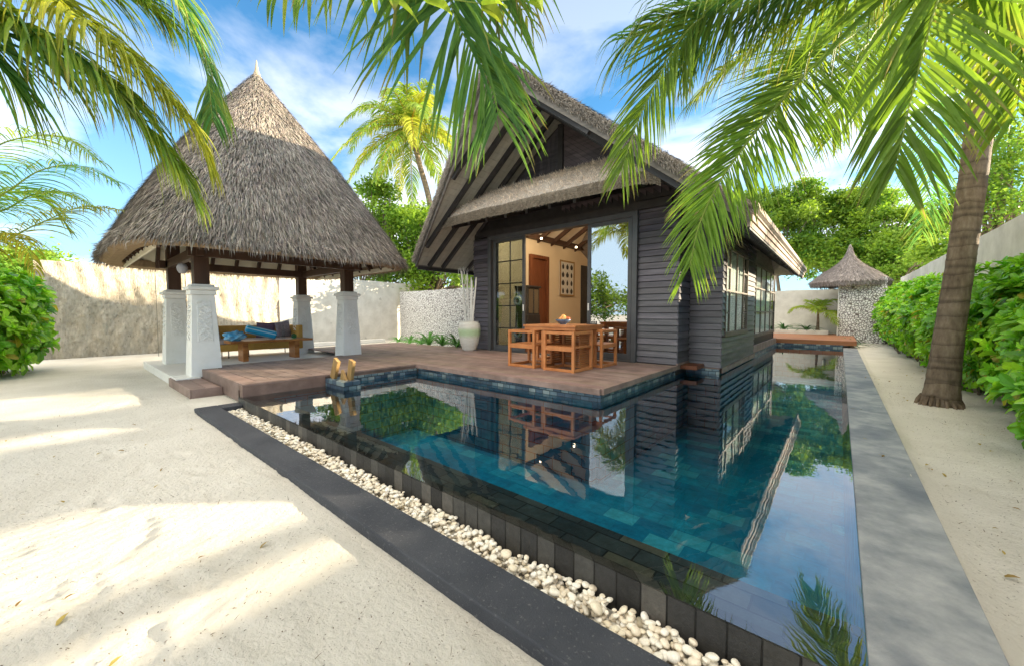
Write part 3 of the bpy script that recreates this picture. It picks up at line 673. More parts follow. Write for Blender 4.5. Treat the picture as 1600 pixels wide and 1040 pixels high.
# ---- stone block with wooden stand in the pool edge
b = MB(); b.box(-5.93, -5.36, 2.60, 2.86, -.9, .215); o = b.build('stone_plinth', 'edge_mosaic', origin=(-5.65, 2.73, 0), bevel=.006); tag(o, 'square tiled stone block standing in the water at the deck edge', 'plinth')
st = thing('wooden_stand', (-5.7, 2.73, .215), 'splayed golden wood stand on the tiled stone block', 'stand')
b = MB(); b.bar((-5.84, 2.68, .215), (-5.70, 2.68, .51), .13, .05, up=(0, 1, 0)); b.build('leg', 'teak_gold', st, bevel=.004)
b = MB(); b.bar((-5.52, 2.78, .215), (-5.44, 2.78, .51), .12, .05, up=(0, 1, 0)); b.build('leg', 'teak_gold', st, bevel=.004)
b = MB(); b.add([(-5.66, 2.70, .215), (-5.50, 2.70, .215), (-5.62, 2.70, .36), (-5.66, 2.74, .215), (-5.50, 2.74, .215), (-5.62, 2.74, .36)], [[(0, 1, 2), (5, 4, 3)], [(0, 3, 4, 1), (1, 4, 5, 2), (2, 5, 3, 0)]]); b.build('wedge', 'teak_gold', st)


# ------------------------------------------------------------------ house
surf('window_frame', (.12, .09, .075), (.20, .16, .13), scale=6, rough=.5, bump=.1)
house = thing('pool_villa', (-4.7, 9.0, 0), 'dark timber clad villa with steep thatched gable roof and wide glass doors', 'house')
EZ, AZ_, XL, XR, XM = 2.45, 5.35, -8.3, -1.0, -4.65
SL = (AZ_-EZ)/(XM-XL)
def rz(x): return EZ+SL*(3.65-abs(x-XM))
def siding(name, axis, c, a0, a1, z0, z1, nrm, bh=.115, top=None, parent=None):
    """lapped boards on plane axis=c, from a0..a1, facing nrm (+1/-1); top(z)->(a0,a1) trims to a gable"""
    b = MB(); z = z0
    while z < z1-.01:
        zt = min(z+bh, z1); t = rng.uniform(.75, 1.25); col = (t, t*rng.uniform(.95, 1.03), t*rng.uniform(.95, 1.08))
        q0, q1 = (a0, a1) if top is None else top(zt)
        if q1-q0 < .05: break
        lo, hi = .030+rng.uniform(0, .004), .006
        if axis == 'y':
            P = [(q0, c, z), (q1, c, z), (q1, c+nrm*lo, z), (q0, c+nrm*lo, z), (q0, c, zt-.011), (q1, c, zt-.011), (q1, c+nrm*hi, zt-.011), (q0, c+nrm*hi, zt-.011)]
        else:
            P = [(c, q0, z), (c, q1, z), (c+nrm*lo, q1, z), (c+nrm*lo, q0, z), (c, q0, zt-.011), (c, q1, zt-.011), (c+nrm*hi, q1, zt-.011), (c+nrm*hi, q0, zt-.011)]
        b.hexa(P, col); z = zt
    return b.build(name, 'siding', parent or house)
# solid wall cores
b = MB()
b.box(-7.33, -6.70, 7.12, 7.26, .1, 3.1); b.box(-2.98, -2.20, 7.12, 7.26, .1, 3.1); b.box(-7.33, -2.2, 7.12, 7.26, 3.08, 3.62)
b.add([(-7.33, 7.12, 3.62), (-2.0, 7.12, 3.62), (XM, 7.12, AZ_-.1), (-7.33, 7.2, 3.62), (-2.0, 7.2, 3.62), (XM, 7.2, AZ_-.1)], [[(0, 1, 2), (5, 4, 3)]])
b.box(-2.30, -2.2, 7.26, 7.84, .1, 3.3); b.box(-2.2, -1.64, 7.78, 7.88, .1, 2.9); b.box(-1.76, -1.64, 7.88, 7.98, .1, 2.8)
b.box(-1.76, -1.64, 7.98, 10.15, .1, .78); b.box(-1.76, -1.64, 7.98, 10.15, 2.44, 2.9); b.box(-1.76, -1.64, 10.15, 11.2, .1, 2.9)
b.box(-1.86, -1.74, 11.2, 16, .1, .6); b.box(-1.86, -1.72, 11.2, 16.0, 2.52, 2.95); b.box(-7.33, -7.2, 7.26, 13.1, .1, 3.0); b.box(-7.33, -1.74, 15.9, 16.0, .1, 2.95)
b.box(-2.0, -1.74, 15.7, 15.9, .1, 2.9)
b.build('wall_core', 'black_timber', house)
siding('front_boards', 'y', 7.12, -7.35, -6.72, .29, 3.1, -1)
siding('front_boards', 'y', 7.12, -2.96, -2.18, .29, 3.3, -1)
siding('side_boards', 'x', -2.20, 7.10, 7.78, .29, 3.2, 1)
siding('bay_front_boards', 'y', 7.78, -2.18, -1.62, .21, 2.85, -1)
siding('bay_side_boards', 'x', -1.64, 7.76, 11.2, .21, .80, 1)
siding('bay_side_boards', 'x', -1.64, 7.76, 7.96, .80, 2.8, 1)
siding('bay_side_boards', 'x', -1.64, 10.17, 11.2, .80, 2.8, 1)
siding('bay_side_boards', 'x', -1.64, 7.96, 10.17, 2.46, 2.8, 1)
siding('side_boards', 'x', -7.33, 7.1, 13.1, .29, 3.0, -1)
b = MB(); b.box(-2.2, -1.60, 7.735, 7.76, .12, .205); b.box(-1.625, -1.59, 7.735, 11.25, .12, .205); b.box(-1.73, -1.66, 11.25, 16.0, .15, .36); b.box(-2.19, -2.16, 7.07, 7.73, .272, .31)
b.build('base_board', 'deck_wood', house)
b = MB(); b.box(-1.735, -1.715, 11.22, 15.98, 2.54, 2.94); b.build('upper_panel', 'grey_trim', house)
# gable boards: vertical on the left, slanting on the right
b = MB()
x = -7.25
while x < XM-.01:
    z1 = rz(x)-.12; t = rng.uniform(.5, .8)
    b.hexa([(x, 7.115, 3.5), (x+.10, 7.115, 3.5), (x+.10, 7.10, 3.5), (x, 7.10, 3.5), (x, 7.115, z1), (x+.10, 7.115, z1+.08), (x+.10, 7.10, z1+.08), (x, 7.10, z1)], (t, t, t)); x += .106
s = 0
for k in range(26):
    # boards parallel to the right roof slope
    off = .10+k*.108
    def line(x_): return rz(x_)-off
    xa = XM+.02; za = line(xa)
    xe = XM+.02+(za-3.45)/SL
    if xe <= xa+.05: break
    t = rng.uniform(.9, 1.3)
    b.hexa([(xa, 7.115, za-.10), (xe, 7.115, 3.45-.10), (xe, 7.095, 3.45-.10), (xa, 7.095, za-.10), (xa, 7.115, za), (xe, 7.115, 3.45), (xe, 7.105, 3.45), (xa, 7.105, za)], (t, t*.85, t*.8))
b.build('gable_boards', 'siding', house)
MB().box(XM-.06, XM+.06, 7.05, 7.11, 3.5, 5.2).build('king_post', 'black_timber', house)
# roof: thatch skin, soffits, rafters, fascias
YV, YA, YR, YB = 6.0, 4.9, 8.2, 15.85
YBL = 13.2  # hidden left eave cut short so the sun reaches the rear wall
def verge_y(x): return YV+(YA-YV)*(3.65-abs(x-XM))/3.65
b = MB()
for sgn in (-1, 1):
    E0 = (XM+sgn*3.65, YV, EZ); E1 = (XM+sgn*3.65, YB if sgn > 0 else YBL, EZ); G0 = (XM, YA, AZ_); G1 = (XM, YR, AZ_)
    up_ = np.array([sgn*SL, 0, 1.])/math.hypot(SL, 1)
    lo = [np.array(p)+up_*.045 for p in (E0, E1, G1, G0)]; hi = [np.array(p)+up_*.21 for p in (E0, E1, G1, G0)]
    for p in (2, 3): lo[p][0] = XM; hi[p][0] = XM; lo[p][2] = AZ_+.06; hi[p][2] = AZ_+.27
    hi[0] = hi[0]+np.array([-sgn*.0, 0, -.05]); hi[1] = hi[1]+np.array([0, 0, -.05])
    b.hexa(lo+hi, (.75, .72, .7))
# hip at the back
b.add([(XL, YBL, EZ), (XR, YB, EZ), (XM, YR, AZ_), (XL, YBL, EZ+.25), (XR, YB, EZ+.25), (XM, YR, AZ_+.27)], [[(3, 4, 5), (2, 1, 0)], [(0, 1, 4, 3)]], (.75, .72, .7))
def roofstraw(n, sgn, smax=None, vergeonly=False, dens=1):
    s = rng.random(n)*3.65; f = rng.random(n)
    x = XM+sgn*(3.65-s); y0 = YV+(YA-YV)*s/3.65; yb_ = YB if sgn > 0 else YBL; y1 = yb_+(YR-yb_)*s/3.65
    y = y0+(y1-y0)*(f**3.0 if not vergeonly else 0*f)-(.02 if vergeonly else 0)
    z = EZ+SL*s
    up_ = np.array([sgn*SL, 0, 1.])/math.hypot(SL, 1); dn = np.array([sgn, 0, -SL])/math.hypot(SL, 1)
    P = np.stack([x, y, z], 1)+up_*(.20 if not vergeonly else 1)*(1 if not vergeonly else rng.uniform(.05, .20, n)[:, None])
    if vergeonly: P[:, 1] += rng.uniform(-.02, .05, n); Nn = np.tile([0, -1., 0], (n, 1)); D = np.tile(dn*.8+np.array([0, -.25, 0])-up_*.3, (n, 1))
    else: Nn = np.tile(up_, (n, 1)); D = np.tile(dn, (n, 1))
    t = rng.uniform(.45, 1.25, n)[:, None]
    V, Fs, cc = strips(P, D, Nn, rng.uniform(.04, .11, n), rng.uniform(.005, .011, n), rng.uniform(.05, .3, n), t*np.array([1, .96, .92]), .22)
    b.add(V, Fs, cc)
roofstraw(9000, 1); roofstraw(9000, -1); roofstraw(9000, 1, vergeonly=True); roofstraw(9000, -1, vergeonly=True)
b.build('thatched_roof', 'thatch', house)
for sgn, nm in ((-1, 'soffit'), (1, 'soffit')):
    b = MB(); n = 30
    for k in range(n):
        s0, s1 = k*3.65/n, (k+1)*3.65/n-.008
        P = []
        for zoff in (-.012, .03):
            for (s_, ye) in ((s0, 0), (s1, 0), (s1, 1), (s0, 1)):
                x = XM+sgn*(3.65-s_); yv = YV+(YA-YV)*s_/3.65+.05; yb_ = YB if sgn > 0 else YBL; yb = yb_+(YR-yb_)*s_/3.65-.02
                P.append((x, yv if ye == 0 else yb, EZ+SL*s_+zoff))
        b.hexa(P)
    b.build(nm, 'soffit_grey', house)
for sgn in (-1, 1):
    for yy in (5.45, 5.9, 6.35, 6.8):
        smin = max(.06, (YV-yy)/(YV-YA)*3.65+.22) if yy < YV else .06
        p0 = (XM+sgn*(3.65-smin), yy, EZ+SL*smin-.07); p1 = (XM+sgn*.03, yy, AZ_-.085)
        MB().bar(p0, p1, .075, .11).build('rafter', 'black_timber', house)
    for yy in np.arange(7.7, 15.6 if sgn > 0 else 11, .6):
        p0 = (XM+sgn*3.6, yy, EZ+.04-.07); p1 = (XM+sgn*2.4, yy, EZ+SL*1.25-.07)
        MB().bar(p0, p1, .075, .11).build('rafter', 'black_timber', house)
    # verge fascia, prow shaped
    E0 = np.array((XM+sgn*3.70, YV+.0, EZ-.03)); G0 = np.array((XM, YA-.0, AZ_-.02))
    b = MB(); b.hexa([tuple(E0+(0, 0, -.04)), tuple(G0+(0, 0, -.06)), tuple(G0+(0, .045, -.06)), tuple(E0+(0, .045, -.04)), tuple(E0+(0, 0, .17)), tuple(G0+(0, 0, .20)), tuple(G0+(0, .045, .20)), tuple(E0+(0, .045, .17))])
    b.build('verge_board', 'grey_trim', house)
    ex = XM+sgn*3.65
    b = MB(); b.box(min(ex, ex+sgn*.04), max(ex, ex+sgn*.04), YV+.05, YB if sgn > 0 else YBL, EZ-.13, EZ-.04); b.build('eave_beam', 'black_timber', house)
# stepped boards of the right eave
b = MB()
for k in range(4):
    b.box(XR+.01+k*.018, XR+.05+k*.022, YV+.03, YB+.02, EZ-.10+k*.082, EZ-.022+k*.082)
b.build('stepped_fascia', 'eave_board', house)
b = MB()
for k in range(3): b.box(XL-.05-k*.02, XL-.01-k*.018, YV+.03, YBL, EZ-.08+k*.082, EZ+k*.082)
b.build('stepped_fascia', 'grey_trim', house)
# canopy over the door
cn_ = MB()
A0 = [(-7.35, 5.95, 3.26), (-2.15, 5.95, 3.26), (-2.15, 7.09, 3.26), (-7.35, 7.09, 3.26)]
nx, ny = 60, 16
us = np.linspace(0, 1, nx); vs = np.linspace(0, 1, ny)
U, Vv = np.meshgrid(us, vs, indexing='ij')
xl = -7.38+.75*Vv; xr_ = -2.12-.85*Vv; Xc = xl+(xr_-xl)*U; Yc = 5.92+1.17*Vv; Zc = 3.40+.80*Vv+.13*np.sin(Vv**.7*np.pi)
Zc += .015*snoise(Xc*2, Yc*3)
edge = np.minimum(U, 1-U); Zc -= .10*np.exp(-edge*40)
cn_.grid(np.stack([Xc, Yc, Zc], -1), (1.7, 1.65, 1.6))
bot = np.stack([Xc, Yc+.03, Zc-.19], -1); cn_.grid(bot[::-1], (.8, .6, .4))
top_ = np.stack([Xc, Yc, Zc], -1)
for (A_, B_) in ((top_[:, 0], bot[:, 0]), (bot[:, -1], top_[:, -1]), (bot[0], top_[0]), (top_[-1], bot[-1])):
    mid = (A_+B_)/2; o_ = np.zeros(3)
    cn_.grid(np.stack([A_, mid, B_]), (.9, .85, .75))
n = 26000; u = rng.random(n); v_ = rng.random(n); xl = -7.38+.75*v_; xr_ = -2.12-.85*v_
P = np.stack([xl+(xr_-xl)*u, 5.92+1.17*v_, 3.405+.80*v_+.13*np.sin(v_**.7*np.pi)-.10*np.exp(-np.minimum(u, 1-u)*40)], 1)
D = np.tile(np.array([0, -.82, -.57]), (n, 1)); D[:, 0] += (u-.5)*.5*(np.abs(u-.5) > .42)
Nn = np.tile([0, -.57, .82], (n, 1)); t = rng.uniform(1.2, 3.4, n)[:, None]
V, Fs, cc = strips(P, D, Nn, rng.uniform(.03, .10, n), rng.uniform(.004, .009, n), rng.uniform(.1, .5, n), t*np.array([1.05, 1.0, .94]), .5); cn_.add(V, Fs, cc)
n = 9000; u = rng.random(n); P = np.stack([-7.38+5.26*u, 5.91+rng.uniform(0, .04, n), 3.40-rng.uniform(0, .19, n)-.1*np.exp(-np.minimum(u, 1-u)*40)], 1)
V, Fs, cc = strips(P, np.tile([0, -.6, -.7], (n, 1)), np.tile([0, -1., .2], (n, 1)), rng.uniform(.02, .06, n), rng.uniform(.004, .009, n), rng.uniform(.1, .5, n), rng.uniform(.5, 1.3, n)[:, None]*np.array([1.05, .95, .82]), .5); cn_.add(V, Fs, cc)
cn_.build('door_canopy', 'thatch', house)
b = MB(); b.box(-7.1, -2.3, 7.0, 7.10, 3.1, 3.24); b.build('canopy_beam', 'black_timber', house)
for xx in np.arange(-7.0, -2.3, .55):
    MB().bar((xx, 7.08, 3.55), (xx, 6.08, 3.22), .06, .10).build('canopy_rafter', 'black_timber', house)
# door frame and sliding panels
b = MB(); b.box(-6.78, -6.68, 7.03, 7.2, .27, 3.12); b.box(-3.02, -2.92, 7.03, 7.2, .27, 3.12); b.box(-6.68, -3.02, 7.035, 7.2, 3.0, 3.12); b.box(-6.66, -3.03, 7.04, 7.18, .272, .295)
b.build('door_frame', 'door_frame', house, bevel=.005)
def panel(x0, x1, y, cols, rows, z0=.30, z1=3.0, name='glass_door', fr=.075, glass='door_glass'):
    b = MB(); b.box(x0, x0+fr, y-.02, y+.02, z0, z1); b.box(x1-fr, x1, y-.02, y+.02, z0, z1); b.box(x0+fr, x1-fr, y-.018, y+.018, z1-fr, z1); b.box(x0+fr, x1-fr, y-.018, y+.018, z0, z0+fr*1.6)
    o = b.build(name, 'door_frame', house, bevel=.003)
    for k in range(1, cols): xx = x0+fr+(x1-x0-2*fr)*k/cols; MB().box(xx-.012, xx+.012, y-.012, y+.012, z0+fr*1.6, z1-fr).build('glazing_bar', 'door_frame', o)
    for k in range(1, rows): zz = z0+(z1-z0)*k/rows; MB().box(x0+fr, x1-fr, y-.010, y+.010, zz-.012, zz+.012).build('glazing_bar', 'door_frame', o)
    MB().box(x0+fr, x1-fr, y-.003, y+.003, z0+fr*1.6, z1-fr).build('glass_pane', glass, o)
    return o
pL = panel(-6.62, -5.62, 7.09, 1, 1, glass='door_glass'); panel(-6.60, -5.66, 7.15, 2, 5, glass='clear_glass')
pR = panel(-3.98, -3.04, 7.09, 1, 1, glass='tinted_glass')
for p_, xx in ((pL, -5.655), (pR, -3.945)): MB().box(xx-.015, xx+.015, 7.055, 7.07, 1.25, 1.40).build('handle', 'bamboo_white', p_, bevel=.003)
# interior
b = MB(); b.box(-7.0, -1.9, 7.28, 13, .20, .268); b.build('room_floor', 'mahogany', house)
b = MB(); b.box(-6.98, -6.9, 7.27, 13, .27, 3.5); b.box(-6.9, -1.9, 12.95, 13.05, .27, 3.0); b.box(-2.42, -2.36, 7.27, 13, .27, 3.2); b.build('room_wall', 'interior_wall', house)
b = MB()
for sgn in (-1, 1):
    P = []
    for zo in (-.15, -.12):
        for (x, y) in ((XM+sgn*2.3, 7.27), (XM, 7.27), (XM, 13), (XM+sgn*2.3, 13)): P.append((x, y, min(rz(x), 4.9)+zo))
    b.hexa(P)
b.build('room_ceiling', 'interior_ceiling', house)
for yy in (7.9, 8.6, 9.3, 10.0, 10.7, 11.4, 12.1): MB().bar((XM-2.28, yy, rz(XM-2.28)-.22), (XM-.05, yy, 4.62), .07, .12).build('ceiling_rafter', 'dark_wood', house)
MB().box(-6.898, -6.76, 7.3, 12.94, 3.34, 3.55).build('wall_beam', 'dark_wood', house)
b = MB(); b.box(-6.897, -6.80, 8.86, 8.96, .27, 2.90); b.box(-6.897, -6.80, 9.66, 9.76, .27, 2.90); b.box(-6.897, -6.80, 8.96, 9.66, 2.80, 2.90); b.box(-6.895, -6.86, 8.96, 9.30, .27, 2.80)
o = b.build('inner_door_frame', 'mahogany', house); MB().box(-6.896, -6.875, 9.3, 9.66, .27, 2.80).build('inner_door_leaf', 'mahogany', o)
MB().box(-6.896, -6.86, 11.8, 12.6, .27, 2.85).build('inner_door_leaf', 'black_timber', house)
for i, (yy, l) in enumerate(((9.0, 'a'), (10.9, 'b'))):
    b = MB(); b.lathe((-6.55, yy, 3.30), [(.03, 0), (.03, .04)], 16); o = b.build('downlight', 'lamp_glow', house)
def part_of(o, *ps): return o
pic = thing('framed_picture', (-6.85, 10.85, 1.8), 'tall cream framed picture of twelve dark pots on the interior wall', 'picture')
b = MB(); b.box(-6.893, -6.85, 10.46, 11.25, 1.80, 2.86); b.build('mount', 'vase_glaze', pic)
b = MB(); b.box(-6.85, -6.835, 10.42, 10.47, 1.76, 2.90); b.box(-6.85, -6.835, 11.24, 11.29, 1.76, 2.90); b.box(-6.85, -6.836, 10.47, 11.24, 2.85, 2.90); b.box(-6.85, -6.836, 10.47, 11.24, 1.76, 1.81); b.build('frame', 'teak_gold', pic)
for r_ in range(4):
    for c_ in range(3):
        yc, zc = 10.6+c_*.255, 1.93+r_*.26; w = .055+.03*((r_*3+c_*5) % 4)/3; prof = [(0, -.09), (w*.6, -.09), (w, -.03), (w*.9, .03), (w*.35, .05), (w*.45, .08), (0, .08)]
        pts = [(-6.843, yc+a, zc+h) for a, h in prof]+[(-6.843, yc-a, zc+h) for a, h in prof[::-1][1:-1]]
        MB().add(pts, [[tuple(range(len(pts)))]]).build('pot_motif', 'black_timber', pic)
cab = thing('display_cabinet', (-6.6, 8.55, .27), 'narrow dark cabinet with glazed top doors just inside the room', 'cabinet')
MB().box(-6.88, -6.45, 8.25, 8.82, .27, 1.15).build('lower_cupboard', 'black_timber', cab, bevel=.005)
b = MB(); b.box(-6.88, -6.47, 8.27, 8.80, 1.152, 1.90); b.box(-6.9, -6.43, 8.23, 8.84, 1.902, 1.95); b.build('upper_case', 'metal_dark', cab, bevel=.004)
for yy in (8.30, 8.55): MB().box(-6.468, -6.46, yy, yy+.2, 1.2, 1.85).build('glass_door', 'tinted_glass', cab)
for i, (px_, py_, pz_, e) in enumerate(((-5.3, 7.5, 3.42, 42), (-3.7, 7.5, 3.42, 30))):
    l = bpy.data.lights.new('room_lamp', 'POINT'); l.energy = e; l.color = (1, .80, .55); l.shadow_soft_size = .12
    o = bpy.data.objects.new('room_lamp', l); C.objects.link(o); o.location = (px_, py_, pz_)
# hanging glass floats seen through the left pane
for i, (zz, l) in enumerate(((1.50, 'upper'), (.72, 'lower'))):
    b = MB(); b.tube([(-6.0+.09*math.cos(a), 7.27, zz+.09*math.sin(a)) for a in np.linspace(0, 6.283, 20)], .035, 8); b.tube([(-6.0, 7.27, zz+.1), (-6.0, 7.27, zz+.5)], .004, 5)
    o = b.build('shell_ring', 'bamboo_white', origin=(-6.0, 7.27, zz), smooth=True); tag(o, l+' white ring ornament hanging behind the left glass door', 'ornament', 'ring ornaments behind the glass')
# bay window
def xwindow(name, x, y0, y1, z0, z1, ycuts, zcuts, fr=.05, extra=(), glass='door_glass'):
    b = MB(); b.box(x-.03, x+.02, y0, y0+fr, z0, z1); b.box(x-.03, x+.02, y1-fr, y1, z0, z1); b.box(x-.03, x+.018, y0+fr, y1-fr, z1-fr, z1); b.box(x-.03, x+.03, y0-.02, y1+.02, z0-.04, z0+fr)
    o = b.build(name, 'window_frame', house, bevel=.003)
    for k in ycuts: MB().box(x-.02, x+.012, k-.018, k+.018, z0+fr, z1-fr).build('glazing_bar', 'window_frame', o)
    for k in zcuts: MB().box(x-.018, x+.015, y0+fr, y1-fr, k-.018, k+.018).build('glazing_bar', 'window_frame', o)
    for (a, c, k) in extra: MB().box(x-.018, x+.010, a, c, k-.014, k+.014).build('glazing_bar', 'window_frame', o)
    MB().box(x-.012, x-.006, y0+fr, y1-fr, z0+fr, z1-fr).build('glass_pane', glass, o)
    return o
xwindow('bay_window', -1.625, 7.97, 10.15, .80, 2.44, (8.35, 9.0, 9.68), (1.62,), extra=((8.02, 8.33, 1.2), (8.02, 8.33, 2.05), (9.7, 10.1, 1.2), (9.7, 10.1, 2.05)), glass='clear_glass')
xwindow('long_window', -1.735, 11.24, 15.9, .60, 2.52, (12.1, 13.0, 13.95, 14.95), (1.24, 1.88), glass='clear_glass')
b = MB(); yy = np.linspace(7.99, 10.14, 120); P0 = np.stack([-1.70+.015*np.sin(yy*30), yy, np.full(120, .82)], -1); P1 = P0.copy(); P1[:, 2] = 2.43; b.grid(np.stack([P0, P1])); yy = np.linspace(11.25, 15.7, 250); P0 = np.stack([-1.80+.02*np.sin(yy*26), yy, np.full(250, .6)], -1); P1 = P0.copy(); P1[:, 2] = 2.51; b.grid(np.stack([P0, P1])); b.build('curtain', 'linen', house, smooth=True)

# ------------------------------------------------------------------ dining set
TZ = DZ
tb = thing('dining_table', (-3.6, 5.7, TZ), 'square orange teak table with slatted pedestal on the deck', 'table')
b = MB()
for k in range(8): y0 = 5.22+k*.12; b.box(-4.18, -3.14, y0, y0+.116, TZ+.70, TZ+.735, (rng.uniform(.9, 1.12),)*3)
b.build('table_top', 'teak', tb, bevel=.003)
b = MB(); b.box(-4.16, -3.16, 5.24, 5.28, TZ+.65, TZ+.699); b.box(-4.16, -3.16, 6.12, 6.16, TZ+.65, TZ+.699); b.box(-4.16, -4.12, 5.28, 6.12, TZ+.65, TZ+.699); b.box(-3.2, -3.16, 5.28, 6.12, TZ+.65, TZ+.699); b.build('apron', 'teak', tb)
for (x, y) in ((-3.80, 5.30), (-3.22, 6.0), (-4.1, 6.0)): MB().box(x-.03, x+.03, y-.03, y+.03, TZ, TZ+.70).build('leg', 'teak', tb, bevel=.003)
b = MB()
for k in range(16): z0 = TZ+.06+k*.038; b.box(-3.78, -3.24, 5.90, 5.915, z0, z0+.028, (.8, .8, .8)); b.box(-3.24, -3.225, 5.5, 5.90, z0, z0+.028, (.8, .8, .8)); b.box(-3.795, -3.78, 5.5, 5.90, z0, z0+.028, (.8, .8, .8))
b.build('slatted_panel', 'teak', tb)
def make_chair(label):
    r_ = thing('cube_armchair', (0, 0, 0), label, 'chair', 'cube framed teak chairs round the dining table')
    w, d, h, t = .27, .28, .64, .045
    for sx in (-1, 1):
        for sy in (-1, 1):
            MB().box(sx*w-t/2, sx*w+t/2, sy*d-t/2, sy*d+t/2, 0, h, (rng.uniform(.9, 1.1),)*3).build('leg', 'teak', r_, bevel=.003)
    for nm, z0, z1, sides in (('top_rail', h-t-.002, h-.002, 'fb l'), ('bottom_rail', .003, t, 'fblr')):
        b = MB()
        if 'f' in sides: b.box(-w+t/2, w-t/2, -d-t/2+.002, -d+t/2-.002, z0, z1)
        if 'b' in sides: b.box(-w+t/2, w-t/2, d-t/2+.002, d+t/2-.002, z0, z1)
        b.box(-w-t/2+.002, -w+t/2-.002, -d+t/2, d-t/2, z0, z1)
        if 'r' in sides: b.box(w-t/2+.002, w+t/2-.002, -d+t/2, d-t/2, z0, z1)
        else: b.box(w-t/2+.002, w+t/2-.002, -d+t/2, d-t/2, z0, z1)
        b.build(nm, 'teak', r_, bevel=.003)
    b = MB()
    for k in range(7): x0 = -w-.02+k*.083; b.box(x0, x0+.077, -d+.0, d-.0, .375, .40, (rng.uniform(.92, 1.15),)*3)
    b.box(-w, w, -d-t/2+.004, -d+.003, .33, .398); b.box(-w, w, d-.003, d+t/2-.004, .33, .398)
    b.build('seat', 'teak', r_, bevel=.003)
    return r_
ch0 = make_chair('cube framed teak chair with the white vase behind it, leftmost at the table'); ch0.location = (-4.19, 5.47, TZ)
for (x, y, rz_, l) in ((-3.41, 5.45, 0, 'cube framed teak chair in front, tucked under the near right corner of the table'), (-3.36, 6.25, math.pi/2, 'cube framed teak chair on the right between table and glass door'), (-4.3, 6.45, 0, 'cube framed teak chair at the far left corner of the table, mostly hidden')):
    c = copy_tree(ch0); c.location = (x, y, TZ); c.rotation_euler[2] = rz_; c['label'] = l
b = MB(); b.lathe((0, 0, 0), [(.05, 0), (.055, .012), (.10, .04), (.14, .085), (.133, .087), (.09, .045), (.001, .02)], 28, cap=False)
o = b.build('fruit_bowl', 'ceramic_blue', smooth=True); o.location = (-3.62, 5.62, TZ+.736); tag(o, 'dark blue bowl of fruit on the teak dining table', 'bowl')
for i, (x, y, z_, r_, c_, l) in enumerate(((-.05, 0, .09, .042, (1, .8, .5), 'peach coloured fruit at the left of the bowl'), (.04, .04, .09, .045, (1.1, .6, .35), 'orange red fruit at the back of the bowl'), (.05, -.04, .095, .042, (1, .95, .7), 'pale yellow fruit at the front right of the bowl'), (-.01, -.05, .095, .038, (1.1, .75, .5), 'small apricot fruit at the front of the bowl'), (0, 0, .135, .04, (1, .9, .6), 'pale fruit lying on top of the others in the bowl'), (.10, .0, .10, .035, (.8, .35, .25), 'dark red fruit at the right rim of the bowl'))):
    b = MB(); a = np.linspace(-math.pi/2, math.pi/2, 12); b.lathe((0, 0, 0), np.stack([np.maximum(.0005, r_*np.cos(a)), r_*.92*np.sin(a)], 1), 16, c_)
    o = b.build('fruit', 'fruit_mat', smooth=True); o.location = (-3.62+x, 5.62+y, TZ+.736+z_); tag(o, l, 'fruit', 'fruit heaped in the blue bowl')
b = MB(); b.box(-.09, .09, -.02, .02, 0, .012)
for k in range(5): b.tube([(-.08+k*.04, 0, .012), (-.08+k*.04, 0, .055)], .014, 8)
o = b.build('cruet_tray', 'metal_dark'); o.location = (-3.25, 5.95, TZ+.736); tag(o, 'small dark cruet tray at the right end of the dining table', 'tray')

# ------------------------------------------------------------------ vase with poles
vs_ = thing('floor_vase', (-7.12, 6.72, DZ), 'tall off-white glazed urn with a pale green band beside the door', 'vase')
prof = [(.15, 0), (.17, .02), (.235, .2), (.275, .42), (.285, .55), (.27, .65), (.23, .70), (.235, .73), (.215, .73), (.20, .68), (.20, .40), (.001, .35)]
hh = np.array([p[1] for p in prof]); P = np.array(prof); fine = np.linspace(0, len(prof)-1, 50); P = np.stack([np.interp(fine, range(len(prof)), P[:, 0]), np.interp(fine, range(len(prof)), P[:, 1])], 1)
b = MB(); b.lathe((-7.12, 6.72, DZ), P, 36, cap=False); V = np.concatenate(b.V); g = np.exp(-((V[:, 2]-DZ-.45)/.10)**4)[:, None]
b.c = [1*(1-g)+g*np.array([.70, .93, .62])]; b.build('urn', 'vase_glaze', vs_, smooth=True)
for i, (dx, dy, tx, ty, h) in enumerate(((-.1, 0, -.33, .05, 2.28), (-.05, .05, -.20, .12, 2.22), (.03, 0, .03, .05, 2.10), (.06, .04, .08, .02, 2.02), (.10, -.03, .28, -.02, 2.08))):
    b = MB(); n = 14; f = np.linspace(0, 1, n); pts = np.stack([-7.12+dx+(tx-dx)*f, 6.72+dy+(ty-dy)*f, DZ+.36+(h-DZ-.36)*f], 1)
    b.tube(pts, [.021-.004*q+(.003 if k % 3 == 0 else 0) for k, q in enumerate(f)], 8); o = b.build('bamboo_pole', 'bamboo_white', origin=(-7.12+dx, 6.72+dy, DZ+.36), smooth=True)
    tag(o, ('leftmost', 'second from left', 'middle', 'fourth from left', 'rightmost and most tilted')[i]+' whitewashed bamboo pole standing in the urn', 'pole', 'bamboo poles in the urn')
for i in range(2):
    b = MB()
    for q in range(5):
        pts = []; x, y, z_ = -7.2, 6.75, DZ+.5; a = rng.uniform(0, 6)
        for k in range(22): f = k/21; pts.append((x-.35*f*(.4+i*.5)+.05*math.sin(6*f*(1+q*.2)+a), y+.05*math.cos(7*f+a)+q*.02, z_+1.6*f+.02*math.sin(f*9+q)))
        b.tube(pts, np.linspace(.008, .003, 22), 5)
    o = b.build('curly_twigs', 'bamboo_white', origin=(-7.2, 6.75, DZ+.5)); tag(o, ('looser bunch of pale curly twigs in the urn, nearer the poles', 'pale curly twigs arching furthest left from the urn')[i], 'twigs')

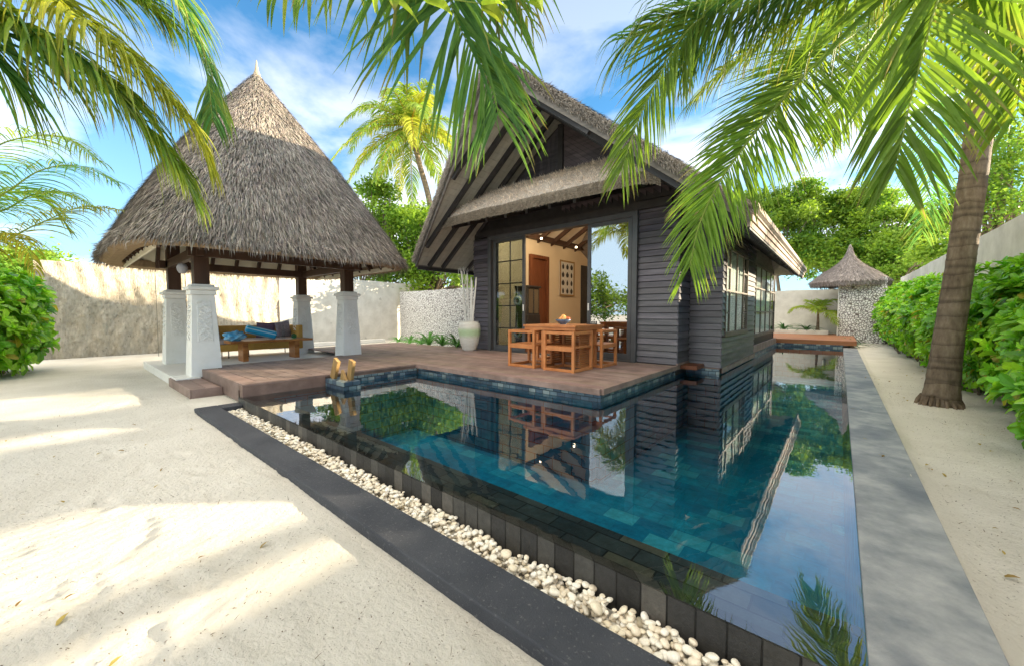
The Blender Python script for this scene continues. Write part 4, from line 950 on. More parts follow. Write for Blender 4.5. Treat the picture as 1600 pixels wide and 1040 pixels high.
# ------------------------------------------------------------------ garden walls
def wallgrid(name, p0, p1, z0, h0, h1, thick, mat, label, amp=.0, st=.06, fiber=False, cat='wall'):
    p0 = np.array(p0, float); p1 = np.array(p1, float); Ln = np.linalg.norm(p1-p0); t = (p1-p0)/Ln; nr = np.array([t[1], -t[0]])   # faces right of travel
    n = int(Ln/st)+1; mz = int(2.6/st)+1; f = np.linspace(0, 1, n); g = np.linspace(0, 1, mz)
    Fg, Gg = np.meshgrid(f, g, indexing='ij'); top = h0+(h1-h0)*Fg
    top = top + (.012*snoise(Fg*Ln*2, Fg*3) if amp else 0)
    Z = z0+(top-z0)*Gg; sx = Fg*Ln
    off = amp*snoise(sx*3, Z*2.2)
    if fiber: off = off+amp*1.6*np.sin(sx*17+1.8*np.sin(Z*2.1+sx))*(.6+.4*np.sin(Z*5+sx*3))+rng.normal(0, amp*.35, off.shape)
    def at(o_): return np.stack([p0[0]+t[0]*sx+nr[0]*o_, p0[1]+t[1]*sx+nr[1]*o_, Z], -1)
    b = MB(); A = at(off); B = at(np.full_like(off, -thick)); b.grid(A); b.grid(B[::-1]); b.grid(np.stack([A[:, -1], B[:, -1]], 0)); b.grid(np.stack([B[0], A[0]], 0)); b.grid(np.stack([A[-1], B[-1]], 0))
    o = b.build(name, mat, origin=(p0[0], p0[1], 0), smooth=fiber); tag(o, label, cat); return o
# travel direction chosen so the garden side is on the right
wallgrid('garden_wall', (-15.75, -.35), (-15.75, 5.3), -.05, 2.55, 2.72, .3, 'wall_fibre', 'rough fibre covered cream wall behind the pavilion', amp=.03, st=.045, fiber=True)
wallgrid('garden_wall', (-15.68, 5.3), (-15.68, 18.5), -.05, 2.66, 2.5, .3, 'wall_render', 'plain rendered grey white wall right of the rough fibre wall', amp=.008, st=.12)
wallgrid('coral_stone_wall', (-15.5, 10.25), (-7.75, 7.55), .0, 2.17, 1.92, .25, 'coral_stone', 'wall clad in small white coral stones behind the strap leaved plants', amp=.004, st=.1)
wallgrid('garden_wall', (-7.0, 22.2), (2.2, 22.2), .0, 2.27, 2.27, .25, 'wall_render', 'low pale wall beyond the far end of the pool', amp=.006, st=.12)
wallgrid('garden_wall', (1.97, 24.0), (1.97, 8.32), .0, 2.75, 2.62, .3, 'wall_render', 'tall plain pale wall behind the green hedge on the right', amp=.006, st=.12)
b = MB(); b.box(-14.75, -14.55, 4.6, 8.9, 0, .14); o = b.build('white_kerb', 'slab_white', bevel=.01); tag(o, kind='structure')
b = MB(); b.box(-3.4, -.35, 20.4, 20.6, .33, .50); b.box(-3.4, -.35, 20.6, 22.1, .33, .46); o = b.build('stone_planter', 'wall_render', origin=(-1.8, 21, .3), bevel=.01); tag(o, 'low pale planter bed at the foot of the far wall', 'planter')
b = MB(); b.box(-.03, .03, 0, .04, -.12, .12)
wl = thing('wall_lamp', (-.50, 22.19, 1.15), 'small dark lantern on the far wall beside the hut', 'lamp')
MB().box(-.55, -.45, 22.14, 22.185, 1.02, 1.42).build('back_plate', 'metal_dark', wl); MB().tube([(-.5, 22.14, 1.38), (-.5, 22.0, 1.36), (-.5, 21.98, 1.28)], .012, 6).build('bracket', 'metal_dark', wl)
b = MB(); b.lathe((-.5, 21.98, 1.02), [(.03, 0), (.05, .03), (.055, .22), (.02, .27)], 10); b.build('lantern', 'vase_glaze', wl)
wallgrid('garden_wall', (1.97, 8.3), (1.97, 5.65), .0, 2.22, 2.22, .3, 'wall_render', 'added unseen end piece of the right hand wall, height set for a sun band', amp=.006, st=.12)  # added out of view; low top lets a thin band of sun pass
scr = thing('sun_band_screen', (2.0, 2, 0), 'added slatted screen, unseen on the right, shaping sun bands on the sand', 'screen')  # added out of view; gaps between boards let sun bands onto the sand
for (z0, z1, ye) in ((0, 1.10, 5.6), (1.19, 1.27, 5.6), (1.60, 2.20, 5.6), (2.36, 3.0, 8.3)): MB().box(1.95, 2.0, -3.5, ye, z0, z1).build('board', 'dark_wood', scr)
for yy in (-3.4, -.6, 1.2, 5.52): MB().box(2.0, 2.08, yy, yy+.08, 0, 2.9).build('post', 'dark_wood', scr)
# hut
hut = thing('thatched_hut', (.62, 20.3, .1), 'small round hut with coral stone wall and low pointed thatch at the pool end', 'hut')
b = MB(); b.box(-.05, 1.3, 20.0, 21.5, .05, 2.55); b.build('coral_wall', 'coral_stone', hut)
b = MB(); b.box(-.085, -.055, 19.97, 21.5, .05, 2.55); b.build('corner_trim', 'stucco_white', hut)
b = MB(); cx, cy = .22, 20.75
prof = [(1.24, 2.36), (1.27, 2.46), (1.08, 2.64), (.82, 2.86), (.56, 3.04), (.35, 3.22), (.18, 3.42), (.10, 3.60), (.055, 3.78), (.02, 3.96)]
b.lathe((cx, cy, 0), prof, 40, (.75, .72, .75)); n = 14000
k = rng.random(n)**.6*8.999; ki = k.astype(int)+1; kf = (k % 1)[:, None]; pr = np.array(prof)[::-1]; ki2 = np.clip((k).astype(int), 0, 8)
r_ = pr[ki2, 0]+(pr[ki2+1, 0]-pr[ki2, 0])*(k % 1); z_ = pr[ki2, 1]+(pr[ki2+1, 1]-pr[ki2, 1])*(k % 1); th = rng.uniform(0, 6.283, n)
dr = pr[ki2+1, 0]-pr[ki2, 0]; dz = pr[ki2+1, 1]-pr[ki2, 1]; D = np.stack([dr*np.cos(th), dr*np.sin(th), dz], 1); D /= np.linalg.norm(D, axis=1)[:, None]
Nn = np.stack([-dz*np.cos(th), -dz*np.sin(th), dr], 1); Nn /= np.linalg.norm(Nn, axis=1)[:, None]
V, Fs, cc = strips(np.stack([cx+r_*np.cos(th), cy+r_*np.sin(th), z_], 1), D, Nn, rng.uniform(.08, .2, n), rng.uniform(.01, .02, n), rng.uniform(.05, .3, n), rng.uniform(.5, 1.3, n)[:, None]*np.array([1., .96, 1.]), .12); b.add(V, Fs, cc)
b.build('thatched_roof', 'thatch', hut)
b = MB(); b.lathe((cx, cy, 0), [(1.16, 2.30), (1.20, 2.30), (1.20, 2.38), (1.16, 2.38)], 40, cap=False); b.build('eave_ring', 'dark_wood', hut)
# neighbouring roof beyond the right wall
q_ = pt(1640, 400, 26)
nr = thing('neighbouring_roof', (q_[0]+2, q_[1], 0), 'blue grey shingled roof of another villa just showing over the right wall', 'house')
x0, y0 = q_[0]-.2, q_[1]
b = MB(); b.hexa([(x0, y0-3, 6.2), (x0+9, y0-3, 6.2), (x0+9, y0+4, 6.2), (x0, y0+4, 6.2), (x0+3, y0-.5, 10.2), (x0+6, y0-.5, 10.2), (x0+6, y0+1.5, 10.2), (x0+3, y0+1.5, 10.2)]); b.build('roof', 'roof_shingle', nr)
b = MB(); b.box(x0+1, x0+8, y0-2, y0+3, 0, 6.2); b.build('wall', 'wall_render', nr)

# ------------------------------------------------------------------ foliage
def resample(P, n):
    P = np.asarray(P, float); m = len(P)
    if m < 3:
        t = np.linspace(0, 1, n)[:, None]; return P[0]*(1-t)+P[-1]*t
    E_ = np.vstack([2*P[0]-P[1], P, 2*P[-1]-P[-2]]); out = []
    for u in np.linspace(0, m-1-1e-6, n):
        i = int(u); f = u-i; a, b_, c, d = E_[i], E_[i+1], E_[i+2], E_[i+3]
        out.append(.5*((2*b_)+(-a+c)*f+(2*a-5*b_+4*c-d)*f*f+(-a+3*b_-3*c+d)*f**3))
    out = np.array(out); L_ = np.concatenate([[0], np.cumsum(np.linalg.norm(np.diff(out, axis=0), axis=1))])
    q = np.linspace(0, L_[-1], n); return np.stack([np.interp(q, L_, out[:, k]) for k in range(3)], 1)
GREEN = np.array([.17, .29, .045]); YEL = np.array([.55, .50, .07]); DEEP = np.array([.055, .15, .05]); LIME = np.array([.27, .40, .055])
CAMV = np.array([0, 0, HC])
def frond(b, path, leaf=.7, n=70, wid=.034, droop=.55, tint=GREEN, tipc=YEL, sides=(1, -1), start=.06, lift=.15, rach=.018, seg=6, up=(0, 0, 1), sweep=(28, 62), sweep2=None, var=.28, ragged=.1, tipmix=.35, rcol=(.34, .42, .12), face=False):
    if face:
        v_ = CAMV-np.mean(np.array(path)[len(path)//2:], 0); up = tuple(v_/np.linalg.norm(v_)+np.array([0, 0, .25]))
    P = resample(path, n); T = np.gradient(P, axis=0); T /= np.linalg.norm(T, axis=1)[:, None]
    U = np.tile(np.array(up, float), (n, 1)); Sd = np.cross(T, U); Sd /= np.linalg.norm(Sd, axis=1)[:, None]+1e-9; Nn = np.cross(Sd, T)
    f = np.linspace(0, 1, n)
    b.tube(P, rach*(1.05-f*.9), 6, rcol)
    for side in sides:
        idx = np.nonzero(f >= start)[0]; m = len(idx); ff = (f[idx]-start)/(1-start)
        gap = rng.random(m) > .05; idx = idx[gap]; ff = ff[gap]; m = len(idx)
        jit = rng.normal(0, .4, m); base = P[idx]+T[idx]*(jit[:, None]*.006)
        prof = np.where(ff < .25, .62+.38*ff/.25, 1-.62*((ff-.25)/.75)**1.7)
        Ls = leaf*prof*rng.uniform(1-ragged*1.5, 1+ragged, m); sq = sweep2 if (sweep2 and side < 0) else sweep; sw = np.radians(sq[0]+(sq[1]-sq[0])*ff**1.3+rng.normal(0, 4, m))
        lf = lift+rng.normal(0, .12, m)
        d0 = Sd[idx]*side*np.cos(sw)[:, None]+T[idx]*np.sin(sw)[:, None]+Nn[idx]*lf[:, None]; d0 /= np.linalg.norm(d0, axis=1)[:, None]
        s_ = np.linspace(0, 1, seg+1); dr = droop*rng.uniform(.7, 1.3, m)
        step = np.zeros((m, seg+1, 3)); pos = np.zeros((m, seg+1, 3)); pos[:, 0] = base; cur = d0.copy()
        for k in range(seg):
            w_ = (dr*(k+.5)/seg*2.2/seg*1.6)[:, None]
            cur = cur+np.array([0, 0, -1.])*w_; cur /= np.linalg.norm(cur, axis=1)[:, None]; step[:, k] = cur
            pos[:, k+1] = pos[:, k]+cur*(Ls/seg)[:, None]
        step[:, seg] = cur
        roll = rng.normal(0, .35, m)[:, None, None]
        Wd = np.cross(step, Nn[idx][:, None, :]); Wd /= np.linalg.norm(Wd, axis=2)[..., None]+1e-9; Bn = np.cross(Wd, step)
        Wr = Wd*np.cos(roll)+Bn*np.sin(roll); Bn = np.cross(Wr, step)
        wp = np.array([.45, .95, 1.0, .88, .66, .38, .04]) if seg == 6 else np.interp(s_, [0, .2, .4, 1], [.45, 1, .95, .04])
        hw = wid*.5*wp[None, :, None]*(.75+.5*prof)[:, None, None]
        A = pos-Wr*hw; M_ = pos-Bn*hw*.45; B_ = pos+Wr*hw
        V = np.stack([A, M_, B_], 2).reshape(-1, 3)
        i0 = np.arange(m)[:, None]*(seg+1)*3+np.arange(seg)[None, :]*3; i0 = i0.reshape(-1)
        Q = np.concatenate([np.stack([i0, i0+3, i0+4, i0+1], 1), np.stack([i0+1, i0+4, i0+5, i0+2], 1)])
        c = tint*rng.uniform(1-var, 1+var, (m, 1)); yl = rng.random(m)[:, None]**3*.8; c = c*(1-yl*.5)+tipc*yl*.5
        tip = np.clip((s_**4)[None, :, None]*tipmix*rng.uniform(.2, 1.6, m)[:, None, None], 0, 1); cc = c[:, None, :]*(1-tip)+tipc*tip; br = (rng.random(m) < .22)[:, None, None]*np.clip((s_-.72)*4, 0, 1)[None, :, None]; cc = cc*(1-br)+np.array([.34, .24, .12])*br; cc = np.repeat(cc[:, :, None, :], 3, 2).reshape(-1, 3)
        b.add(V, [Q], cc)
def px(*P): return [pt(*p) for p in P]
def arc(start, az, el, Ln, sag, n=9):
    s_ = np.linspace(0, 1, n)[:, None]; h = np.array([math.cos(az)*math.cos(el), math.sin(az)*math.cos(el), math.sin(el)])
    return np.array(start)+h*Ln*s_+np.array([0, 0, -1.])*sag*Ln*s_**2.1-np.array([math.cos(az), math.sin(az), 0])*Ln*.12*s_**3
def trunk(b, pts, r0, r1, flare=1.45, seg=24, n=130):
    P = resample(pts, n); f = np.linspace(0, 1, n); r = r0+(r1-r0)*f+r0*(flare-1)*np.exp(-f*9)
    ph = np.cumsum(rng.uniform(.5, 1.5, n))*.55
    r = r*(1+.035*(ph % 1)-.01+rng.normal(0, .006, n))
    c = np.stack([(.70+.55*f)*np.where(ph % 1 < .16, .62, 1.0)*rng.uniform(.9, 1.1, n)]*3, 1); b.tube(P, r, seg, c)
    if r0 > .1:
        for q in range(22):
            a = q*6.283/22+rng.normal(0, .1); e_ = r0*flare*rng.uniform(1.05, 1.28); bs = np.array(pts[0], float); h_ = rng.uniform(.05, .16)
            b.tube([bs+np.array([math.cos(a)*r0*1.25, math.sin(a)*r0*1.25, .06+h_]), bs+np.array([math.cos(a)*(r0*1.3+e_)/2, math.sin(a)*(r0*1.3+e_)/2, .06+h_*.45]), bs+np.array([math.cos(a)*e_, math.sin(a)*e_, .02])], [.022, .018, .008], 6, (.75, .72, .7))
def palm(label, tpts, r0, r1, fronds, group=None, cat='palm tree', leafkw={}, coconuts=True):
    root = thing('coconut_palm', tuple(tpts[0]), label, cat, group)
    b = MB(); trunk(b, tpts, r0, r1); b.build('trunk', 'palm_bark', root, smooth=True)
    for kw in fronds:
        kw = dict(kw); path = kw.pop('path'); kw = {**leafkw, **kw}; b = MB(); frond(b, path, **kw); b.build('frond', 'leaf_palm', root)
    return root
# right palm whose trunk stands in the sand strip
ctop = (1.16, 7.15, 5.0)
palm('coconut palm with thick ringed trunk rising from the sand strip beside the hedge', [(.97, 7.0, 0), (1.02, 7.05, .9), (1.10, 7.1, 2.0), (1.17, 7.12, 3.2), (1.22, 7.15, 4.9)], .125, .115, [
    dict(path=[ctop]+px((1418, 2, 4.6), (1294, 84, 4.1), (1213, 167, 3.8), (1135, 268, 3.6), (1095, 345, 3.5), (1078, 415, 3.5)), leaf=1.08, n=270, droop=.24, tint=GREEN*1.05, tipc=LIME, rach=.028, start=.25, wid=.019, lift=.0, face=True, sweep=(50, 74), sweep2=(22, 66), tipmix=.5, ragged=.06),
    dict(path=[ctop]+px((1500, 40, 6.6), (1458, 180, 7.0), (1452, 300, 7.2), (1440, 365, 7.2)), leaf=1.27, n=113, droop=.3, tint=DEEP*1.7, start=.3, wid=.024, face=True, sweep=(40, 66)),
    dict(path=[ctop]+px((1400, -60, 5.2), (1330, 20, 5.0), (1260, 90, 4.9), (1200, 170, 4.8)), leaf=1.35, n=130, droop=.9, tint=LIME, rach=.03, start=.15, tipmix=.6),
    dict(path=[ctop]+px((1640, 60, 6.4), (1690, 200, 6.6), (1720, 330, 6.8)), leaf=1.20, n=97, droop=.7, tint=GREEN, start=.2),
    dict(path=arc(ctop, R(70), R(35), 3.4, .7), leaf=1.20, n=97, droop=.6), dict(path=arc(ctop, R(20), R(45), 3.4, .7), leaf=1.20, n=97, droop=.6),
    dict(path=arc(ctop, R(125), R(30), 3.2, .7), leaf=1.20, n=97, droop=.6),
], leafkw=dict(tint=GREEN))
# near palm off to the right, fronds hang into the picture
c2 = (2.35, 1.9, 4.3)
palm('coconut palm outside the right edge whose broad near fronds fill the top right', [(2.5, 1.6, 0), (2.55, 1.7, 2), (2.35, 1.9, 4.25)], .15, .11, [
    dict(path=[c2]+px((1530, -160, 2.5), (1467, -5, 2.45), (1438, 100, 2.5), (1421, 165, 2.55), (1408, 225, 2.6), (1398, 262, 2.65)), leaf=1.15, n=120, wid=.034, droop=.26, tint=GREEN*.8, tipc=LIME, rach=.022, start=.3, sweep=(48, 74), sweep2=(4, 58), lift=.0, face=True, seg=6, tipmix=.3),
    dict(path=[c2]+px((1330, -120, 3.1), (1119, 12, 3.3), (1061, 65, 3.3), (1023, 135, 3.35), (996, 192, 3.4), (972, 262, 3.4)), leaf=1.0, n=250, droop=.24, tint=GREEN*.7, tipc=LIME, rach=.02, start=.25, wid=.018, face=True, sweep=(50, 72), sweep2=(30, 66), lift=0, tipmix=.4, ragged=.06),
    dict(path=[c2]+px((1420, -150, 2.9), (1280, -50, 3.0), (1150, -12, 3.1), (1050, 20, 3.3), (985, 60, 3.4)), leaf=1.42, n=263, droop=1.25, tint=DEEP*1.2, rach=.02, start=.1, wid=.021, sweep=(10, 50)),
    dict(path=[c2]+px((1360, -140, 3.2), (1220, -60, 3.4), (1130, -10, 3.5), (1085, 60, 3.6), (1062, 120, 3.6)), leaf=.95, n=200, droop=.4, tint=DEEP*1.5, tipc=LIME, rach=.018, start=.15, wid=.019, face=True, sweep=(45, 68)),
    dict(path=[c2]+px((1380, -90, 3.4), (1290, 0, 3.5), (1200, 60, 3.6), (1130, 110, 3.7), (1090, 150, 3.7)), leaf=.85, n=202, droop=1.0, tint=LIME*.75, rach=.018, start=.15, wid=.021, sweep=(15, 55)),
    dict(path=[c2]+px((1480, -120, 3.6), (1430, -20, 3.8), (1370, 60, 4.0), (1320, 120, 4.1)), leaf=.9, n=151, droop=.9, tint=LIME*.9, rach=.018, start=.15, wid=.021),
    dict(path=[c2]+px((1640, -160, 2.9), (1590, -40, 3.1), (1545, 40, 3.3), (1520, 110, 3.4)), leaf=1.0, n=100, droop=.35, tint=GREEN, rach=.018, start=.15, wid=.036),
    dict(path=[c2]+px((1700, -100, 2.6), (1640, -60, 2.8), (1600, 60, 3.0), (1590, 170, 3.0)), leaf=1.20, n=97, droop=.4, tint=GREEN, start=.1, wid=.04),
])
# palm behind the viewer reaching over the middle
c3 = (.7, -1.5, 3.9)
palm('coconut palm behind the viewpoint whose frond hangs over the top centre', [(1.0, -2.4, 0), (1.1, -2.2, 2), (.7, -1.5, 3.85)], .15, .11, [
    dict(path=[c3]+px((690, -160, 1.9), (703, -20, 2.15), (708, 19, 2.2), (742, 90, 2.35), (765, 130, 2.45), (778, 175, 2.5)), leaf=1.22, n=170, wid=.027, droop=.5, tint=np.array([.09, .21, .07]), tipc=LIME, rach=.012, start=.3, sweep=(8, 48), sweep2=(28, 64), lift=.0, face=True, tipmix=.6),
    dict(path=[c3]+px((720, -260, 1.8), (640, -45, 2.1), (560, -30, 2.4), (480, -25, 2.6), (425, -15, 2.7)), leaf=0.78, n=83, wid=.03, droop=1.5, tint=np.array([.09, .20, .06]), rach=.01, start=.35),
    dict(path=[c3]+px((800, -260, 1.8), (780, -60, 2.2), (790, -5, 2.4), (815, 15, 2.6), (830, 40, 2.7)), leaf=0.57, n=71, wid=.022, droop=1.6, tint=np.array([.10, .14, .04]), rach=.01, start=.35),
    dict(path=[c3]+px((560, -160, 1.4), (620, -30, 1.45), (700, 2, 1.5), (780, 5, 1.55), (830, -6, 1.6)), leaf=0.26, n=20, wid=.06, droop=.9, tint=LIME*.9, rach=.010, start=.2, seg=6),
])
# left palm
c4 = (-5.9, -1.0, 4.9)
palm('coconut palm outside the left edge with long yellow green fronds over the sand', [(-6.5, -1.6, 0), (-6.4, -1.5, 2.4), (-5.9, -1.0, 4.85)], .15, .11, [
    dict(path=[c4]+px((20, -60, 3.4), (88, 0, 3.4), (154, 50, 3.4), (231, 119, 3.5), (292, 185, 3.6), (326, 255, 3.7)), leaf=0.93, n=206, droop=1.3, tint=np.array([.36, .38, .05]), rach=.018, start=.15, wid=.021, tipmix=.7),
    dict(path=[c4]+px((-30, 0, 3.2), (58, 58, 3.25), (154, 115, 3.35), (215, 185, 3.5), (269, 250, 3.6), (300, 300, 3.7)), leaf=1.08, n=146, droop=1.1, tint=GREEN*.9, rach=.02, start=.15, wid=.032),
    dict(path=[c4]+px((-100, 20, 3.0), (-20, 30, 3.1), (60, 62, 3.2), (120, 95, 3.3), (165, 130, 3.4)), leaf=1.27, n=113, droop=1.4, tint=DEEP*1.5, rach=.02, start=.1, wid=.036),
    dict(path=[c4]+px((120, -140, 3.5), (230, -60, 3.6), (285, 20, 3.7), (322, 110, 3.8), (332, 185, 3.9)), leaf=0.90, n=153, droop=.8, tint=DEEP*1.6, rach=.018, start=.2, wid=.026),
    dict(path=[c4]+px((20, -90, 3.5), (110, -50, 3.6), (200, -20, 3.7), (260, 30, 3.9)), leaf=0.90, n=152, droop=1.3, tint=GREEN, start=.1, wid=.021, tipmix=.6),
    dict(path=arc(c4, R(250), R(40), 3.2, .7), leaf=1.20, n=97), dict(path=arc(c4, R(190), R(40), 3.2, .7), leaf=1.20, n=97),
])
# palm in the middle distance, left edge
c5 = pt(-70, 330, 6.6)
palm('pale feathery coconut palm just beyond the left hand shrub', [(c5[0]-.2, c5[1], 0), (c5[0]-.1, c5[1], 1.5), c5], .14, .10, [
    dict(path=[c5]+px((-20, 240, 6.4), (50, 213, 6.3), (105, 218, 6.2), (150, 250, 6.1)), leaf=.8, n=64, droop=.9, tint=GREEN*1.1, start=.1, wid=.02),
    dict(path=[c5]+px((0, 306, 6.3), (60, 268, 6.2), (120, 259, 6.0), (185, 285, 5.9)), leaf=.72, n=80, droop=.9, tint=DEEP*2.0, start=.1, wid=.018),
    dict(path=[c5]+px((0, 330, 6.8), (50, 305, 6.7), (100, 300, 6.6), (143, 322, 6.5)), leaf=.6, n=60, droop=1.0, tint=GREEN*1.3, start=.1, wid=.02),
    dict(path=[c5]+px((-10, 375, 6.3), (60, 350, 6.2), (125, 324, 6.0), (188, 328, 5.9)), leaf=.7, n=74, droop=1.1, tint=np.array([.20, .25, .05]), start=.1, wid=.019, tipc=YEL*1.3, tipmix=.8),
    dict(path=[c5]+px((-40, 380, 6.3), (0, 365, 6.2), (35, 375, 6.1), (55, 420, 6.0)), leaf=.6, n=54, droop=1.2, tint=YEL*.7, start=.1, wid=.02),
    dict(path=arc(c5, R(200), R(40), 2.6, .7), leaf=.7, n=50), dict(path=arc(c5, R(90), R(50), 2.4, .8), leaf=.7, n=50),
])
# tall far palm
c6 = pt(641, 198, 20.5); fr = []
for k in range(34):
    a = k*2.399; el = R([62, 40, 18, -8, -32, 5][k % 6]); fr.append(dict(path=arc(c6, a, el, rng.uniform(3.7, 4.8), [.55, .6, .6, .5, .35, .7][k % 6]), leaf=1.0, n=70, wid=.045, droop=1.0, tint=(np.array([.40, .42, .05]) if (k % 4 == 1) else (GREEN*1.1 if k % 3 else LIME*.9)), rach=.035, start=.08, rcol=(.5, .38, .08), tipmix=.5))
palm('tall slender coconut palm with golden crown between pavilion and villa', [(pt(676, 470, 20.5)[0], pt(676, 470, 20.5)[1], 0), pt(676, 450, 20.5), pt(673, 330, 20.5), pt(655, 255, 20.5), c6], .19, .12, fr)
# palm behind the viewpoint on the left: seen only in the glass and the water
c7 = (-7.7, -3.4, 5.0); fr = []
for k in range(11): fr.append(dict(path=arc(c7, k*2.399, R([50, 20, -5][k % 3]), 2.9, .6), leaf=.8, n=46, wid=.045, droop=.9, tint=np.array([.26, .30, .05])))
palm('coconut palm behind the viewpoint, mirrored in the glass door', [(-6.3, -4.1, 0), (-6.6, -4.0, 2.5), c7], .15, .11, fr)

def leaves(P, Nn, size, cols, aspect=.5, D=None, fold=.25, curl=.15):
    """pointed oval leaves, 6 faces each"""
    n = len(P)
    if D is None:
        D = rng.normal(0, 1, (n, 3)); D -= (D*Nn).sum(1)[:, None]*Nn
    D = D/(np.linalg.norm(D, axis=1)[:, None]+1e-9); Wv = np.cross(D, Nn); Wv /= np.linalg.norm(Wv, axis=1)[:, None]+1e-9; Nb = np.cross(Wv, D)
    L_ = size[:, None]; w = L_*aspect*.5
    rows = [(0, .12, 0), (.35, .75, .06), (.72, 1.0, .0), (1.0, .42, -curl)]
    V = []
    for (f, ww, h) in rows:
        c = P+D*L_*f+Nb*L_*h; V += [c-Wv*w*ww+Nb*w*ww*fold, c, c+Wv*w*ww+Nb*w*ww*fold]
    V = np.stack(V, 1).reshape(-1, 3); i = np.arange(n)[:, None]*12
    Q = []
    for r_ in range(3):
        for q in range(2): a = r_*3+q; Q.append(np.concatenate([i+a, i+a+3, i+a+4, i+a+1], 1))
    return V, [np.concatenate(Q)], np.repeat(cols, 12, 0)
def rosettes(b, Cn, Ax, nl, size, tint, tint2, aspect=.46):
    """whorls of spoon shaped leaves at shoot tips"""
    m = len(Cn); P = []; D = []; Nn = []; Sz = []; Co = []
    Ax = Ax/np.linalg.norm(Ax, axis=1)[:, None]
    ref = rng.normal(0, 1, (m, 3)); A1 = np.cross(Ax, ref); A1 /= np.linalg.norm(A1, axis=1)[:, None]; A2 = np.cross(Ax, A1)
    tone = rng.random((m, 1)); basec = tint*(1-tone)+tint2*tone
    for k in range(nl):
        a = k*2.399+rng.normal(0, .15, m); el = np.radians(12+62*(k/nl)+rng.normal(0, 8, m))
        rad = A1*np.cos(a)[:, None]+A2*np.sin(a)[:, None]
        d = rad*np.cos(el)[:, None]+Ax*np.sin(el)[:, None]; nn = Ax*np.cos(el)[:, None]-rad*np.sin(el)[:, None]
        P.append(Cn+Ax*(.02+.05*k/nl)*1); D.append(d+rng.normal(0, .08, (m, 3))); Nn.append(nn); Sz.append(size*(1.05-.5*k/nl)*rng.uniform(.6, 1.25, m)); cq = basec*(1+.35*k/nl)*rng.uniform(.7, 1.25, (m, 1)); yq = rng.random(m) < .035; cq[yq] = np.array([.62, .52, .06])*rng.uniform(.5, 1, (yq.sum(), 1)); Co.append(cq)
    V, Fs, cc = leaves(np.concatenate(P), np.concatenate(Nn), np.concatenate(Sz), np.concatenate(Co), aspect, np.concatenate(D)); b.add(V, Fs, cc)
SH1 = np.array([.10, .32, .02]); SH2 = np.array([.34, .58, .05])
def shrub(label, blobs, dens, size, nl=13, base=None, cat='shrub', name='broadleaf_shrub'):
    bx = base or (blobs[0][0], blobs[0][1], 0)
    root = thing(name, bx, label, cat); b = MB(); st = MB()
    for (cx, cy, cz, rx, ry, rz_) in blobs:
        n = int(dens*4*math.pi*((rx*ry+rx*rz_+ry*rz_)/3)); d = rng.normal(0, 1, (n, 3)); d /= np.linalg.norm(d, axis=1)[:, None]
        rr = 1-rng.random(n)**2*.35; bump = 1+.10*np.sin(d[:, 0]*6+cx)+.10*np.sin(d[:, 1]*7+cy*3)+.08*np.sin(d[:, 2]*8)
        Pn = np.array([cx, cy, cz])+d*np.array([rx, ry, rz_])*(rr*bump)[:, None]; k = Pn[:, 2] > .05; Pn = Pn[k]; d = d[k]
        rosettes(b, Pn, d*np.array([1, 1, .8])+np.array([0, 0, .55]), nl, size, SH1, SH2)
        for q in rng.choice(len(Pn), min(len(Pn), int(14*rx*ry+10)), replace=False):
            p = Pn[q]; g0 = np.array([cx+rng.normal(0, .15*rx), cy+rng.normal(0, .25*ry), .0]); st.tube(resample([g0, (g0+p)/2+rng.normal(0, .06, 3), p], 6), np.linspace(.012, .005, 6), 5)
    b.build('foliage', 'leaf_shrub', root); st.build('stems', 'branch', root); return root
hb = []
for k in range(12):
    y = 8.6+k*1.15; hb.append((1.50+.05*math.sin(k*2), y, .95+.02*k, .42, .75, .72+.05*math.sin(k*1.7)+.012*k))
shrub('long bright green broadleaf hedge along the right wall beyond the palm trunk', hb, 46, .17, 11, base=(1.5, 9, 0), cat='hedge', name='hedge')
shrub('bright green broadleaf shrub right of the palm trunk', [(1.72, 7.3, .95, .42, .75, .78), (1.75, 6.2, .80, .42, .7, .72), (1.85, 8.2, 1.0, .4, .6, .75)], 58, .18, 12)
shrub('low broadleaf shrub with big fresh leaves at the right edge of the picture', [(1.62, 5.2, .50, .42, .5, .45), (1.70, 4.6, .45, .4, .4, .42)], 50, .19, 11)
shrub('large bright green broadleaf shrub at the left edge of the sand', [(-12.2, -1.30, .85, 1.0, .85, .85), (-12.9, -.75, 1.15, .8, .65, .85), (-11.6, -1.75, .5, .8, .6, .5)], 36, .26, 11)

